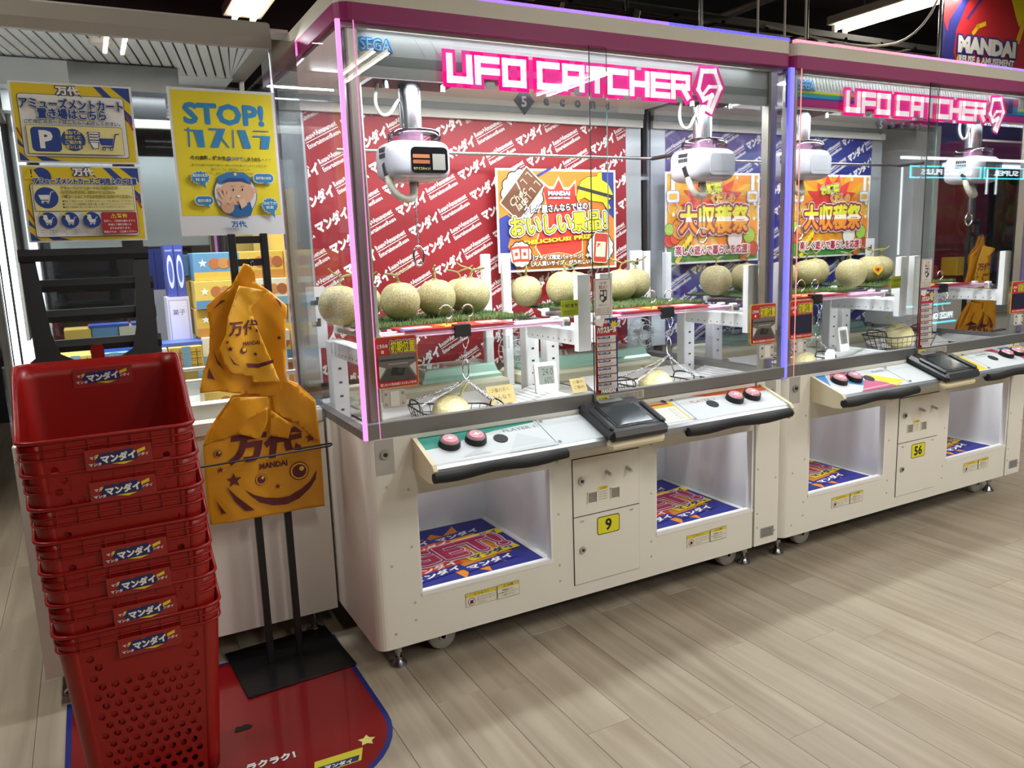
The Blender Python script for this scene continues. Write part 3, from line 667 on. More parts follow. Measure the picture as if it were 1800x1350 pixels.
# ================================================================ what stands inside the claw machines
RW = mat('#f1f1ef', .35, var=.02); RAIL_TINT = mat('#e9b3d2', .15, .2, var=.03, coat=.5); BAR = mat('#6b6664', .3, .8, var=.05)  # rail pink is the led light's tint put into the colour
SZH = 1.105   # height of the display rails
def rack(ox, xl, xr, label, ups, wall):
    t = thing('display_rack', label, 'rack', (ox + (xl + xr) / 2, .4, .79), 'white display racks'); X = lambda v: ox + v
    for k, x in enumerate((xl, xr)):
        sgn = 1 if k == 0 else -1
        MB().box(X(x - .03), X(x + .03), .48, .535, .79, 1.075, RW, .004).build('post', t)
        h = MB()
        for i in range(5): h.box(X(x) - .006, X(x) + .006, .4796, .4799, .82 + .05 * i, .828 + .05 * i, BLACK)
        o = h.build('post_holes', t); o['kind'] = 'stuff'
        a = MB().box(X(x - .022), X(x + .022), .12, .53, 1.02, 1.078, RW, .004); ar = a.build('arm', t)
        h = MB(); fx = X(x - .0225) if True else 0
        for i in range(9): h.cyl((fx, .16 + .04 * i, 1.035), (fx - .0006, .16 + .04 * i, 1.035), .003, BLACK, n=6)
        o = h.build('arm_holes', ar); o['kind'] = 'stuff'
        MB().prism([(X(x - .027), 1.0), (X(x + .027), 1.0), (X(x + .027), 1.275), (X(x - .027), 1.275)], .10, .128, RW, 'y').build('end_plate', t)
        MB().cyl((X(x + sgn * .04), .14, SZH - .005), (X(x + sgn * .04), .62, SZH - .005), .0085, BAR, n=12).build('side_bar', t)
        for y in (.17, .24, .6): MB().box(X(x + sgn * .04) - .016, X(x + sgn * .04) + .016, y - .012, y + .012, SZH - .018, SZH + .016, RW, .004).build('clip', t)
        MB().cyl((X(x), .54, 1.05), (X(x) , .55, 1.05), .012, mat('#efe9d5', .4), n=10).build('bolt', t)
    for y in (.17, .24, .6): MB().cyl((X(xl + .04), y, SZH + .002), (X(xr - .04), y, SZH + .002), .009, RAIL_TINT, n=12).build('rail', t)
    MB().box(X(xl + .05), X(xr - .05), .585, .595, .97, 1.02, ACRYL).build('clear_strip', t)
    for (x, y, z0, z1, nt) in ups:
        p = MB()
        if nt:   # plate with slanted hook notches
            d = .07; pr = [(X(x - d / 2), z0), (X(x + d / 2), z0), (X(x + d / 2), z1), (X(x - d / 2), z1)]
            p.prism(pr, y, y + .006, RW, 'y')
            for i in range(int((z1 - z0) / .08)):
                z = z1 - .06 - .08 * i; p.prism([(X(x - .022), z - .008), (X(x + .012), z - .008), (X(x + .012), z + .022), (X(x), z + .022), (X(x), z + .01), (X(x - .022), z + .01)], y - .0008, y, mat('#3c3f42', .5), 'y')
        else: p.box(X(x - .018), X(x + .018), y, y + .03, z0, z1, RW, .003)
        p.build('notched_upright' if nt else 'upright', t)
    return t
rack(0, .075, .872, 'white display rack in the left half of the red-backed machine', [(.79, .70, .79, 1.356, 0), (.885, .70, .79, 1.356, 0), (.06, .68, 1.03, 1.26, 1)], 'l')
rack(0, .968, 1.695, 'white display rack in the right half of the red-backed machine', [(1.665, .83, 1.03, 1.345, 1), (1.735, .83, 1.03, 1.34, 0)], 'r')
rack(MW, .085, .872, 'white display rack in the left half of the blue-backed machine', [(.06, .8, 1.03, 1.33, 0)], 'l')
rack(MW, .968, 1.695, 'white display rack in the right half of the blue-backed machine', [(1.59, .83, 1.03, 1.36, 1)], 'r')

# --- artificial turf, red prize cards
def turf(x0, x1, y0, y1, label):
    t = MB().box(x0, x1, y0, y1, SZH + .011, SZH + .019, mat('#3a4a22', .9, var=.3, scale=60)).top('turf_mat', label, 'turf', 'turf mats under the melons')
    g = MB(); rd = random.Random(int(x0 * 1000)); cs = (mat('#5d7a34', .8, var=.1), mat('#7d8f4a', .8, var=.1), mat('#475e28', .8, var=.1))
    for i in range(1500):
        e = rd.random() < .35
        x = rd.uniform(x0, x1); y = (y0 + rd.uniform(-.004, .02)) if e else rd.uniform(y0, y1); h = rd.uniform(.008, .018); a = rd.uniform(0, 6.28); r = .0016; dx, dy = rd.uniform(-.008, .008), rd.uniform(-.008, .008)
        z = SZH + .019
        g.add([(x - r * math.cos(a), y - r * math.sin(a), z), (x + r * math.cos(a), y + r * math.sin(a), z), (x + dx, y + dy, z + h)], [(0, 1, 2)], cs[i % 3])
    o = g.build('grass_blades', t, fixn=False); o['kind'] = 'stuff'
turf(.125, .775, .32, .76, 'green turf mat under the left melons of the red-backed machine')
turf(1.02, 1.64, .32, .80, 'green turf mat under the right melons of the red-backed machine')
turf(MW + .13, MW + .82, .32, .76, 'green turf mat under the left melons of the blue-backed machine')
turf(MW + 1.02, MW + 1.62, .32, .78, 'green turf mat under the right melons of the blue-backed machine')
def card(x0, x1, y0, y1, label):
    z = SZH + .013; t = thing('prize_card', label, 'card', ((x0 + x1) / 2, (y0 + y1) / 2, z), 'red prize cards on the rails'); W, H = x1 - x0, y1 - y0
    MB().box(x0, x1, y0, y1, z, z + .004, mat('#c22528', .3, var=.04, coat=.4)).build('card_board', t)
    P = Print((x0, y0, z + .0042), (1, 0, 0), (0, 1, 0), (0, 0, 1)); P.rect(.0, 0, .05, H * .5, '#2a3788').rect(.02, H * .3, W * .24, H * .35, '#e8e4dc').burst(W * .5, H * .45, H * .22, H * .5, 9, '#e8b92a', 1.0).rect(W * .74, H * .3, W * .2, H * .4, '#ecebe6')
    P.text('くだもの', W * .5, H * .45, H * .2, '#c22528', bold=.03)
    P.build('card_print', t)
    for (fx, r) in ((.42, .025), (.62, .022)):
        h = MB(); x, y = x0 + W * fx, y0 + H * .35; pts = [(x, y, z + .004), (x, y, z + .03)] + [(x + r * math.sin(a) - 0, y, z + .05 - r * math.cos(a) * 1.0 + 0) for a in [i * .45 for i in range(1, 12)]]
        h.tube(smooth([V(p) for p in pts], 1), .0024, CHROME, 6); h.build('open_hook', t)
    cl = MB(); x = x0 + W * .5; y = y0 - .004
    cl.prism([(y - .008, z - .03), (y + .006, z - .036), (y + .03, z + .008), (y + .026, z + .012), (y - .004, z + .01)], x - .028, x + .028, BLACK, 'x'); b = cl.build('binder_clip', t)
    w_ = MB()
    for s in (-.014, .014): w_.tube([(x + s, y - .004, z - .026), (x + s * .8, y - .018, z - .045), (x + s * .3, y - .014, z - .066), (x - s * .2, y - .012, z - .07)], .0019, CHROME, 6)
    w_.build('clip_wire', b)
    return V((x, y - .012, z - .068))
C1 = card(.21, .62, .16, .315, 'red prize card on the left rails of the red-backed machine')
C2 = card(1.08, 1.52, .16, .315, 'red prize card on the right rails of the red-backed machine')
C3 = card(MW + .14, MW + .58, .16, .315, 'red prize card on the left rails of the blue-backed machine')
C4 = card(MW + 1.02, MW + 1.5, .16, .315, 'red prize card on the right rails of the blue-backed machine')

# --- melons
def melon_mat():
    m = bpy.data.materials.new('melon_rind'); m.use_nodes = True; nt = m.node_tree; b = nt.nodes['Principled BSDF']
    tc = nt.nodes.new('ShaderNodeTexCoord'); v = nt.nodes.new('ShaderNodeTexVoronoi'); v.feature = 'DISTANCE_TO_EDGE'; v.inputs['Scale'].default_value = 110
    n = nt.nodes.new('ShaderNodeTexNoise'); n.inputs['Scale'].default_value = 14; n.inputs['Detail'].default_value = 5
    nt.links.new(tc.outputs['Object'], v.inputs[0]); nt.links.new(tc.outputs['Object'], n.inputs[0])
    r = nt.nodes.new('ShaderNodeValToRGB'); r.color_ramp.elements[0].position = .02; r.color_ramp.elements[1].position = .16
    r.color_ramp.elements[0].color = (*lin('#d6c9a0'), 1); r.color_ramp.elements[1].color = (*lin('#b2a470'), 1)
    nt.links.new(v.outputs['Distance'], r.inputs[0])
    mx = nt.nodes.new('ShaderNodeMix'); mx.data_type = 'RGBA'; mx.blend_type = 'MULTIPLY'; mx.inputs[0].default_value = .55
    r2 = nt.nodes.new('ShaderNodeValToRGB'); r2.color_ramp.elements[0].color = (.72, .72, .55, 1); r2.color_ramp.elements[1].color = (1, 1, .95, 1); r2.color_ramp.elements[0].position = .35; r2.color_ramp.elements[1].position = .65
    oi = nt.nodes.new('ShaderNodeObjectInfo'); hs = nt.nodes.new('ShaderNodeHueSaturation'); mr = nt.nodes.new('ShaderNodeMapRange'); mr.inputs[3].default_value = .86; mr.inputs[4].default_value = 1.06
    nt.links.new(n.outputs['Fac'], r2.inputs[0]); nt.links.new(r.outputs[0], mx.inputs[6]); nt.links.new(r2.outputs[0], mx.inputs[7]); nt.links.new(oi.outputs['Random'], mr.inputs[0]); nt.links.new(mr.outputs[0], hs.inputs['Value']); nt.links.new(mx.outputs[2], hs.inputs['Color']); nt.links.new(hs.outputs[0], b.inputs['Base Color'])
    bp = nt.nodes.new('ShaderNodeBump'); bp.inputs['Strength'].default_value = .5; bp.inputs['Distance'].default_value = .0015; bp.invert = True
    nt.links.new(v.outputs['Distance'], bp.inputs['Height']); nt.links.new(bp.outputs[0], b.inputs['Normal']); b.inputs['Roughness'].default_value = .62
    return m
RIND = melon_mat(); STEM = mat('#8d8a4e', .7, var=.15, scale=30)
def melon_proto():
    R = []; nu, nv = 30, 18
    for i in range(nv + 1):
        ph = max(-1.56, min(1.56, -math.pi / 2 + math.pi * i / nv)); r = math.cos(ph) ** .93; z = math.sin(ph); z = z * (.97 if z < 0 else .96) - (.05 * max(0, math.sin(ph)) ** 12)
        R.append([V((r * math.cos(2 * math.pi * k / nu) * (1 + .012 * math.sin(3 * 2 * math.pi * k / nu)), r * math.sin(2 * math.pi * k / nu) * (1 + .012 * math.cos(2 * math.pi * 2 * k / nu)), z)) * .0755 for k in range(nu)])
    o = MB().rings(R, RIND).build('melon')
    s = MB(); s.tube(smooth([(0, 0, .066), (.002, 0, .085), (.012, .004, .098), (.035, .008, .104), (.062, .014, .108)], 2), [.0042] * 17 + [.0036] * 1 if 0 else .0042, STEM, 8)
    s.tube(smooth([(.012, .004, .098), (-.012, 0, .108), (-.04, -.008, .115), (-.055, -.012, .128)], 2), .0034, STEM, 8)
    s.lathe([(.013, .0), (.011, .006), (.006, .009)], (0, 0, .065), STEM, 10)
    s.build('stem', o)
    return o
MEL = [  # x, y, scale, turn, label
    (.098, .50, 1.0, .4, 'netted melon against the left side glass of the red-backed machine'), (.24, .67, .92, 2.2, 'netted melon half hidden behind the white rack post at far left'),
    (.335, .53, .99, 3.3, 'netted melon first in front of the red backdrop, beside the left white post'), (.50, .57, 1.0, 1.0, 'netted melon second from the left white post, above the binder clip'),
    (.663, .60, 1.0, 5.2, 'netted melon third from the left white post, at the end of the turf'), (.692, .765, .94, 2.6, 'netted melon peeking out behind the third melon of the left row'),
    (.985, .72, .92, 4.0, 'small netted melon below the chocolate poster, right of the white uprights'), (1.115, .62, 1.03, .9, 'large scarred netted melon below the middle of the chocolate poster'),
    (1.25, .74, .96, 2.0, 'netted melon partly hidden by the white end plate with the yellow note'), (1.44, .66, .98, 5.0, 'netted melon behind the small white rules card'), (1.585, .735, .96, 1.7, 'netted melon at the right end of the red backdrop, beside the notched plate'),
    (1.905, .54, .98, .2, 'netted melon under the left harvest poster, first of its pair'), (2.125, .57, .98, 3.5, 'netted melon under the left harvest poster, second of its pair'), (2.40, .60, .98, 2.5, 'netted melon behind the purple corner strip of the blue-backed machine'),
    (2.575, .60, .97, 4.4, 'netted melon under the right harvest poster, leftmost of the four'), (2.665, .40, .98, 1.2, 'netted melon nearest the glass under the right harvest poster'), (2.78, .72, .98, .1, 'netted melon at the back of the four under the right harvest poster'),
    (3.04, .58, 1.0, 5.5, 'netted melon wearing a yellow heart sticker'), (3.235, .66, .96, 2.9, 'netted melon at the right end under the blue backdrop')]
proto = melon_proto()
def put_melon(i, x, y, z, s, rz, label, group, tilt=(0, 0)):
    o = proto if i == 0 else copy_tree(proto)
    o.location = (x, y, z); o.scale = (s, s, s); o.rotation_euler = (tilt[0], tilt[1], rz); ORG[o] = V((x, y, z)); return tag(o, label, 'melon', group)
for i, (x, y, s, rz, lb) in enumerate(MEL):
    z = SZH + .019 + .0735 * s
    put_melon(i, x, y, z, s, rz, lb, 'melons on the turf', (.06 * math.sin(i * 2), .05 * math.cos(i * 3)))
hs = MB(); 
def heart(P, x, y, r, c): P.poly([(x + r * .062 * 16 * math.sin(a) ** 3, y + r * .062 * (13 * math.cos(a) - 5 * math.cos(2 * a) - 2 * math.cos(3 * a) - math.cos(4 * a))) for a in [2 * math.pi * i / 24 for i in range(24)]], c)
P = Print((3.01, .5055, 1.195), u=(.95, -.3, 0), v=(0, .1, 1), n=(-.3, -.95, .1)); heart(P, 0, 0, .03, '#f0c81e'); heart(P, 0, 0, .02, '#e8761c'); P.disc(0, .002, .008, '#2a2018')
tag(P.build('heart_sticker', None), 'yellow and orange heart sticker on the melon', 'sticker')

# --- wire baskets hung on chains over the chutes
WIRE = mat('#17171a', .4, .4, var=.05); CHN = mat('#b8b8bc', .22, .95, var=0)
def basket(cx, cy, cz, rz, tilt, hang, label, nl, mlabel, seed, mo=(0, 0, .05)):
    t = thing('wire_basket', label, 'basket', (cx, cy, cz), 'wire baskets hung on chains')
    T = MX.Translation((cx, cy, cz)) @ MX.Rotation(rz, 4, 'Z') @ MX.Rotation(tilt, 4, 'Y'); W, D, H = .15, .105, .085; b = .8
    f = lambda x, y, z: T @ V((x, y, z))
    def loop(w, d, z, r): 
        q = [f(x, y, z) for x, y in rrect(-w, -d, 2 * w, 2 * d, .025)]; return q, r
    m = MB(); q, r = loop(W, D, H, .003); m.tube(q, r, WIRE, 6, close=True); m.build('rim', t)
    m = MB()
    for zz in (.03, .058): k = b + (1 - b) * zz / H; q, r = loop(W * k, D * k, zz, .0014); m.tube(q, r, WIRE, 5, close=True)
    q, r = loop(W * b, D * b, 0, .002); m.tube(q, r, WIRE, 5, close=True)
    for i in range(9):
        x = -W + .02 + (2 * W - .04) * i / 8
        m.tube([f(x, -D, H), f(x * b, -D * b, 0), f(x * b, D * b, 0), f(x, D, H)], .0014, WIRE, 5)
    for i in range(6):
        y = -D + .02 + (2 * D - .04) * i / 5
        m.tube([f(-W, y, H), f(-W * b, y * b, 0), f(W * b, y * b, 0), f(W, y, H)], .0014, WIRE, 5)
    m.build('wire_mesh', t)
    for s in (-1, 1): MB().tube(smooth([f(s * W, -.06, H), f(s * W * 1.02, -.055, H + .03), f(s * W * 1.02, .055, H + .03), f(s * W, .06, H)], 2), .0032, WIRE, 6).build('handle', t)
    J = V((hang.x + .004, hang.y + .01, cz + .19))
    c = MB()
    for (x, y) in ((-W, -D * .5), (-W, D * .5), (W, -D * .5), (W, D * .5)): chain(c, J, f(x, y, H + .02), CHN, .0085, .0023, .004)
    c.build('sling_chains', t)
    c = MB(); chain(c, hang, J + V((0, 0, .07)), CHN, .0085, .0023); c.build('hanging_chain', t)
    MB().tube([J + p - V((0, 0, 0)) for p in [V((.011 * math.cos(a), 0, .036 + .034 * math.sin(a))) for a in [2 * math.pi * i / 16 for i in range(16)]]], .0026, CHROME, 6, close=True).build('carabiner', t)
    p = T @ V((mo[0], mo[1], mo[2] + .022))
    put_melon(1, p.x, p.y, p.z, .88, seed, mlabel, 'melons in the baskets', (.5, .35))
    return t
basket(.385, .19, .75, -.08, .1, C1, 'black wire basket hung by chains below the left red card of the red-backed machine', 0, 'pale melon lying in the basket behind the first two buttons', 1.0, (-.02, 0, .052))
basket(1.255, .18, .748, .05, 0.03, C2, 'black wire basket hung by chains right of the house rules strip of the red-backed machine', 0, 'pale melon in the basket right of the house rules strip of the red-backed machine', 2.0)
basket(MW + .32, .2, .745, -.05, 0, C3, 'wire basket hung low behind the left control panel of the blue-backed machine', 0, 'netted melon in the basket at the left corner of the blue-backed machine', 3.0)
basket(MW + 1.03, .22, .81, -.1, -.02, C4, 'black wire basket behind the house rules strip of the blue-backed machine', 0, 'netted melon in the basket behind the house rules strip of the blue-backed machine', 4.0)
tag(MB().prism(rrect(2.12, .84, .06, .05, .02), .085, .087, mat('#f2f2ee', .5), 'y').build('round_tag'), 'round white paper tag by the melon at the left corner of the blue-backed machine', 'tag')
def note(x, y, z, w, h, rx, lines, label):
    t = MB(); T = MX.Translation((x, y, z)) @ MX.Rotation(rx, 4, 'X'); t.box(0, w, 0, .002, 0, h, mat('#c9b277', .7, var=.08), 0, T); o = t.top('cardboard_note', label, 'note', 'cardboard notes', (x, y, z))
    P = Print(T @ V((0, 0, 0)), (T.to_3x3() @ V((1, 0, 0))), (T.to_3x3() @ V((0, 0, 1))), (T.to_3x3() @ V((0, -1, 0)))); P.k = 1
    for i, s in enumerate(lines): P.text(s, w / 2, h * (.75 - .38 * i), h * .22, '#4d4023', w=w * .7)
    P.build('handwriting', o)
note(.60, .34, .795, .115, .075, -.5, ('少量の方へ', 'みんなで'), 'cardboard note with handwriting behind the basket of the red-backed machine')
note(.965, .33, .80, .07, .06, -.5, ('少量の', 'ご案内'), 'cardboard note leaning left of the house rules strip of the red-backed machine')

# --- cream foam slabs and greenish trays at the back of the deck
FOAM = mat('#dfdcc0', .7, var=.04); TRAY = mat('#a8d0bd', .12, var=.05, coat=.4)
for i, (x0, x1, z1, y0, lb) in enumerate(((.16, .83, .845, .60, 'cream foam slab at the back left of the red-backed machine'), (.92, 1.66, .845, .60, 'cream foam slab at the back right of the red-backed machine'), (MW + .14, MW + .83, .85, .62, 'cream foam slab at the back left of the blue-backed machine'), (MW + .93, MW + 1.55, .85, .62, 'cream foam slab at the back right of the blue-backed machine'))):
    MB().box(x0, x1, y0, .88, .79, z1, FOAM, .012).top('foam_slab', lb, 'foam', 'foam slabs')
for (x0, x1, y0, lb, cc) in ((.46, .82, .66, 'pale green plastic tray upside down on the left foam of the red-backed machine', TRAY), (.95, 1.60, .64, 'pale green plastic tray on the right foam of the red-backed machine', TRAY), (MW + .35, MW + .8, .68, 'dull green tray on the left foam of the blue-backed machine', mat('#6f9088', .2, var=.05)), (MW + .95, MW + 1.4, .68, 'dull green tray on the right foam of the blue-backed machine', mat('#6f9088', .2, var=.05))):
    z = .846 if x0 < 1.7 else .851
    t = MB(); t.rings([[V((x0 + d, y0 + d, z + h)), V((x1 - d, y0 + d, z + h)), V((x1 - d, .87 - d, z + h)), V((x0 + d, .87 - d, z + h))] for (d, h) in ((0, 0), (0, .012), (.012, .022), (.02, .05), (.028, .056))], cc, smooth=False); t.top('plastic_tray', lb, 'tray', 'plastic trays')
# --- small fan at the back
def fan(x, y, z, label):
    t = thing('desk_fan', label, 'fan', (x, y, .79)); FW = mat('#dcdedd', .35, var=.02)
    MB().cyl((x, y, .79), (x, y, .80), .05, FW, .045, 20).cyl((x, y, .80), (x, y, z), .012, FW, n=10).build('base', t)
    g = MB(); T = MX.Rotation(math.radians(90), 3, 'X')
    for i in range(18):
        a = 2 * math.pi * i / 18; g.tube([V((x, y - .045, z)) + T @ V((r * math.cos(a), r * math.sin(a), h)) for r, h in ((.012, 0), (.045, .004), (.075, -.02), (.08, -.045))], .0011, FW, 4)
    for (r, d) in ((.02, -.046), (.05, -.048), (.08, -.01)): g.tube([(x + r * math.cos(a), y + d, z + r * math.sin(a)) for a in [2 * math.pi * i / 20 for i in range(20)]], .002, FW, 5, close=True)
    g.build('guard', t)
    bl = MB()
    for k in range(4):
        a0 = k * math.pi / 2; bl.add([(x + r * math.cos(a0 + a), y - .02 + o, z + r * math.sin(a0 + a)) for r, a, o in ((.012, -.3, .006), (.065, -.35, .012), (.07, .3, -.008), (.012, .5, -.006))], [(0, 1, 2, 3)], mat('#c2c8ca', .3))
    bl.build('blades', t); MB().cyl((x, y - .03, z), (x, y + .03, z), .025, FW, n=16).build('motor', t)
fan(.955, .80, .93, 'small white fan behind the right rack post of the red-backed machine')
fan(1.66, .80, .94, 'small white fan at the right rear corner of the red-backed machine')
# --- thermo-hygrometers
def thermo(x, y, z, rz, label, s=1.0):
    T = MX.Translation((x, y, z)) @ MX.Rotation(rz, 4, 'Z') @ MX.Rotation(-.16, 4, 'X') @ MX.Scale(s, 4); t = thing('thermo_hygrometer', label, 'thermometer', (x, y, z), 'thermo-hygrometers')
    b = MB(); pr = [T @ V((px, .0, pz)) for px, pz in rrect(-.046, 0, .092, .122, .012)]; pb = [T @ V((px, .018, pz)) for px, pz in rrect(-.046, 0, .092, .122, .012)]
    b.rings([pr, pb], mat('#f0f0ee', .3, var=.01), smooth=False); b.build('casing', t)
    P = Print(T @ V((0, 0, 0)), T.to_3x3() @ V((1, 0, 0)), T.to_3x3() @ V((0, 0, 1)), T.to_3x3() @ V((0, -1, 0))); P.k = 2
    P.rect(-.033 * s, .036 * s, .066 * s, .07 * s, '#7b8076', .002).text('24.0', .006 * s, .084 * s, .026 * s, '#20221f', w=.044 * s, bold=-.008).text('60%', .008 * s, .052 * s, .024 * s, '#20221f', w=.036 * s, bold=-.008)
    for i in (-1, 0, 1): P.rect((i * .02 - .006) * s, .014 * s, .012 * s, .009 * s, '#d8d8d4', .002)
    P.build('display', t)
    MB().prism([(T @ V((0, .018, .06))).to_tuple()[1:], (T @ V((0, .06, .0))).to_tuple()[1:], (T @ V((0, .056, .0))).to_tuple()[1:], (T @ V((0, .018, .05))).to_tuple()[1:]], x - .012, x + .012, mat('#e6e6e3', .4), 'x').build('stand_leg', t)
thermo(.83, .30, .82, -.12, 'white thermometer showing 24.0 beside the basket chute of the red-backed machine'); thermo(MW + .675, .25, .838, .2, 'white thermometer propped at an angle in the blue-backed machine', .95)

# --- prize mats in the lower compartments
def prize_mat(x0, label):
    x1 = x0 + .54; y0, y1 = .03, .595; z = .263
    t = MB().box(x0, x1, y0, y1, z, z + .003, mat('#e9e7e2', .6)).top('prize_mat', label, 'mat', 'printed mats in the prize compartments'); P = Print((x0, y0, z + .0032), (1, 0, 0), (0, 1, 0), (0, 0, 1)); W, H = .54, .565
    P.rect(.012, .012, W - .024, H - .024, '#252a86'); P.burst(W * .5, H * .5, .17, .275, 15, '#e58a28', 1.0, .1, .25)
    def band(s, x, y, w, h, bg, fg, r):
        c, n = math.cos(r), math.sin(r); q = [(x + a * c - b * n, y + a * n + b * c) for a, b in ((-w / 2, -h / 2), (w / 2, -h / 2), (w / 2, h / 2), (-w / 2, h / 2))]
        P.face(q, bg); P.text(s, x, y, h * .75, fg, w=w * .88, bold=.05, rot=r)
    for (x, y, bg, fg) in ((.14, .41, '#252a86', '#f4f2ea'), (.36, .43, '#252a86', '#f4f2ea'), (.20, .36, '#d53a2c', '#f4f2ea'), (.42, .37, '#f0dc28', '#252a86'), (.15, .17, '#d53a2c', '#f4f2ea'), (.40, .20, '#f0dc28', '#252a86'), (.14, .12, '#252a86', '#f4f2ea'), (.35, .12, '#252a86', '#f4f2ea')): band('マンダイ', x, y, .22, .052, bg, fg, .16)
    P.text('GET!', .27, .28, .125, '#b01e54', w=.42, rot=.08, fat=.006, out=(('#f6eef0', .024), ('#b01e54', .018), ('#f6eef0', .010)))
    P.build('mat_print', t)
for i, x in enumerate((.13, 1.088, MW + .13, MW + 1.088)): prize_mat(x, 'blue and orange GET mat in the %s compartment of the %s-backed machine' % (('left', 'right')[i % 2], ('red', 'blue')[i // 2]))
# ================================================================ posters inside the machines
def clip_tris(pts, tris, lo, hi):
    out = []
    for t in tris:
        q = [pts[i] for i in t]
        for (sg, lim) in ((1, lo), (-1, hi)):
            r = []
            for a, b in zip(q, q[1:] + q[:1]):
                da, db = sg * (a[1] - lim), sg * (b[1] - lim)
                if da >= 0: r.append(a)
                if (da >= 0) != (db >= 0): f = da / (da - db); r.append((a[0] + (b[0] - a[0]) * f, a[1] + (b[1] - a[1]) * f))
            q = r
            if len(q) < 3: break
        if len(q) >= 3: out.append(q)
    return out
def poster(x0, z0, W, H, y, label, name='poster', sheet='#f4f2ee', coat=.6):
    t = thing(name, label, 'poster', (x0 + W / 2, y, z0)); MB().box(x0, x0 + W, y, y + .002, z0, z0 + H, mat(sheet, .35, var=0, coat=coat)).build('sheet', t)
    return t, Print((x0, y - .0002, z0), **FRONT)
def cloud(P, x, y, r, col, edge, ry=1.0, n=13):
    for c, k in ((edge, .006), (col, 0)):
        p = []
        for i in range(n * 6):
            a = 2 * math.pi * i / (n * 6); rr = r * (.93 + .09 * abs(math.sin(n * a / 2))) + k; p.append((x + rr * math.cos(a), y + ry * rr * math.sin(a)))
        P.poly(p, c)
def rot(pts, x, y, a): c, s = math.cos(a), math.sin(a); return [(x + p[0] * c - p[1] * s, y + p[0] * s + p[1] * c) for p in pts]
W, H = .637, .452
t, P = poster(.923, 1.269, W, H, .85, 'orange chocolate snack poster with big yellow lettering on the red backdrop')
def U(px, py): return ((px - 80) / 1430 * W, (1 - (py - 110) / 1190) * H)
P.rect(.01, .01, W - .02, H - .02, '#d67e28'); P.face([(W - .01, H - .01), (W - .09, H - .01), (W - .06, H * .6), (W - .01, H * .5)], '#2c3480'); P.face([(.01, .06), (.01, H * .52), (.05, H * .56), (.09, H * .5), (.05, H * .25), (.09, .01), (.05, .01)], '#2c3480')
P.line([U(490, 230), U(700, 110)], .012, '#2c3480'); P.face([U(880, 1290), U(960, 1290), U(1060, 1210), U(1000, 1210)], '#2c3480')
b = [U(600, 640), U(640, 480), U(585, 230), U(680, 310), U(740, 310), U(800, 190), U(860, 320), U(930, 320), U(1005, 230), U(1010, 380), U(1080, 560), U(1080, 1080), U(960, 1130), U(780, 1090), U(560, 1120), U(500, 1020)]
P.poly(b, '#f0e3b0'); P.poly([(p[0] * .955 + W * .024, p[1] * .95 + H * .014) for p in b], '#d23a2a')
cloud(P, *U(375, 400), .105, '#f6f5f2', '#2a2320'); c = U(375, 400)
P.poly(rot(rrect(-.064, -.108, .128, .216, .008), c[0], c[1], -.72), '#f2e6c0').poly(rot(rrect(-.058, -.102, .116, .204, .004), c[0], c[1], -.72), '#6a3f26')
for q in rot([(-.026, .075), (.03, .075), (-.026, .035), (.03, .035), (.03, -.0)], c[0], c[1], -.72): P.line(rot([(-.016, 0), (-.016, .014), (.014, .014)], q[0], q[1], -.72), .003, '#f2e6c0')
P.line(rot([(-.058, .02), (-.02, .005), (0, -.012), (.058, -.03)], c[0], c[1], -.72), .006, '#f2e6c0'); P.text('Choc', *U(320, 430), .034, '#f2e6c0', rot=.72, shear=.2, bold=.005); P.text('late', *U(365, 500), .034, '#f2e6c0', rot=.72, shear=.2, bold=.005)
yb = [U(1040, 330), U(1070, 250), U(1150, 200), U(1270, 190), U(1290, 140), U(1330, 140), U(1330, 230), U(1410, 280), U(1470, 400), U(1440, 460), U(1400, 480), U(1440, 570), U(1400, 590), U(1340, 500), U(1180, 480), U(1110, 440), U(1020, 480), U(1010, 440)]
P.poly([(p[0] * 1.02 - .011, p[1] * 1.03 - .01) for p in yb], '#26221c').poly(yb, '#e9dd2c').line([U(1040, 325), U(1450, 430)], .016, '#3a3330')
P.text('MANDAI', *U(800, 392), .02, '#f6f4f0', w=.118, bold=.07, out=(('#2c3480', .05),)).text('AMUSEMENT PARK', *U(800, 446), .01, '#f6f4f0', w=.118, bold=.05, out=(('#2c3480', .05),))
P.text('クレゲ屋さんならではの！', *U(775, 560), .034, '#fbfaf6', w=.35, fat=.0012, rot=.05, out=(('#26221c', .0042),))
P.text('おいしい景品！', *U(795, 745), .082, '#f2e431', w=.51, rot=.05, fat=.0026, out=(('#3a2030', .0135), ('#f6f2ea', .0115), ('#26221c', .0062)))
P.text('DELICIOUS! PRIZE!', *U(810, 930), .019, '#f2d22c', w=.40, bold=.05, rot=.06, out=(('#7a2018', .06),))
cloud(P, *U(320, 1095), .055, '#f6f5f2', '#2a2320', 1.0, 11); cloud(P, *U(1290, 1050), .072, '#f6f5f2', '#2a2320', .95, 11)
for (px, a) in ((270, .15), (365, -.02)): c = U(px, 1090); P.poly(rot(rrect(-.024, -.034, .048, .068), c[0], c[1], a), '#c23c2e').poly(rot(rrect(-.017, -.022, .034, .044), c[0], c[1], a), '#f2e3c0').disc(c[0], c[1], .009, '#c23c2e')
c = U(1290, 1050); P.poly(rot(rrect(-.042, -.07, .084, .14, .012), c[0], c[1], -.08), '#f2e3c0').poly(rot(rrect(-.038, -.066, .076, .132, .01), c[0], c[1], -.08), '#b93a2e').poly(rot(rrect(-.027, -.042, .054, .07), c[0], c[1], -.08), '#efe2bd').poly(rot([(-.02, .02), (0, .02), (-.02, -.002)], c[0], c[1], -.08), '#b93a2e')
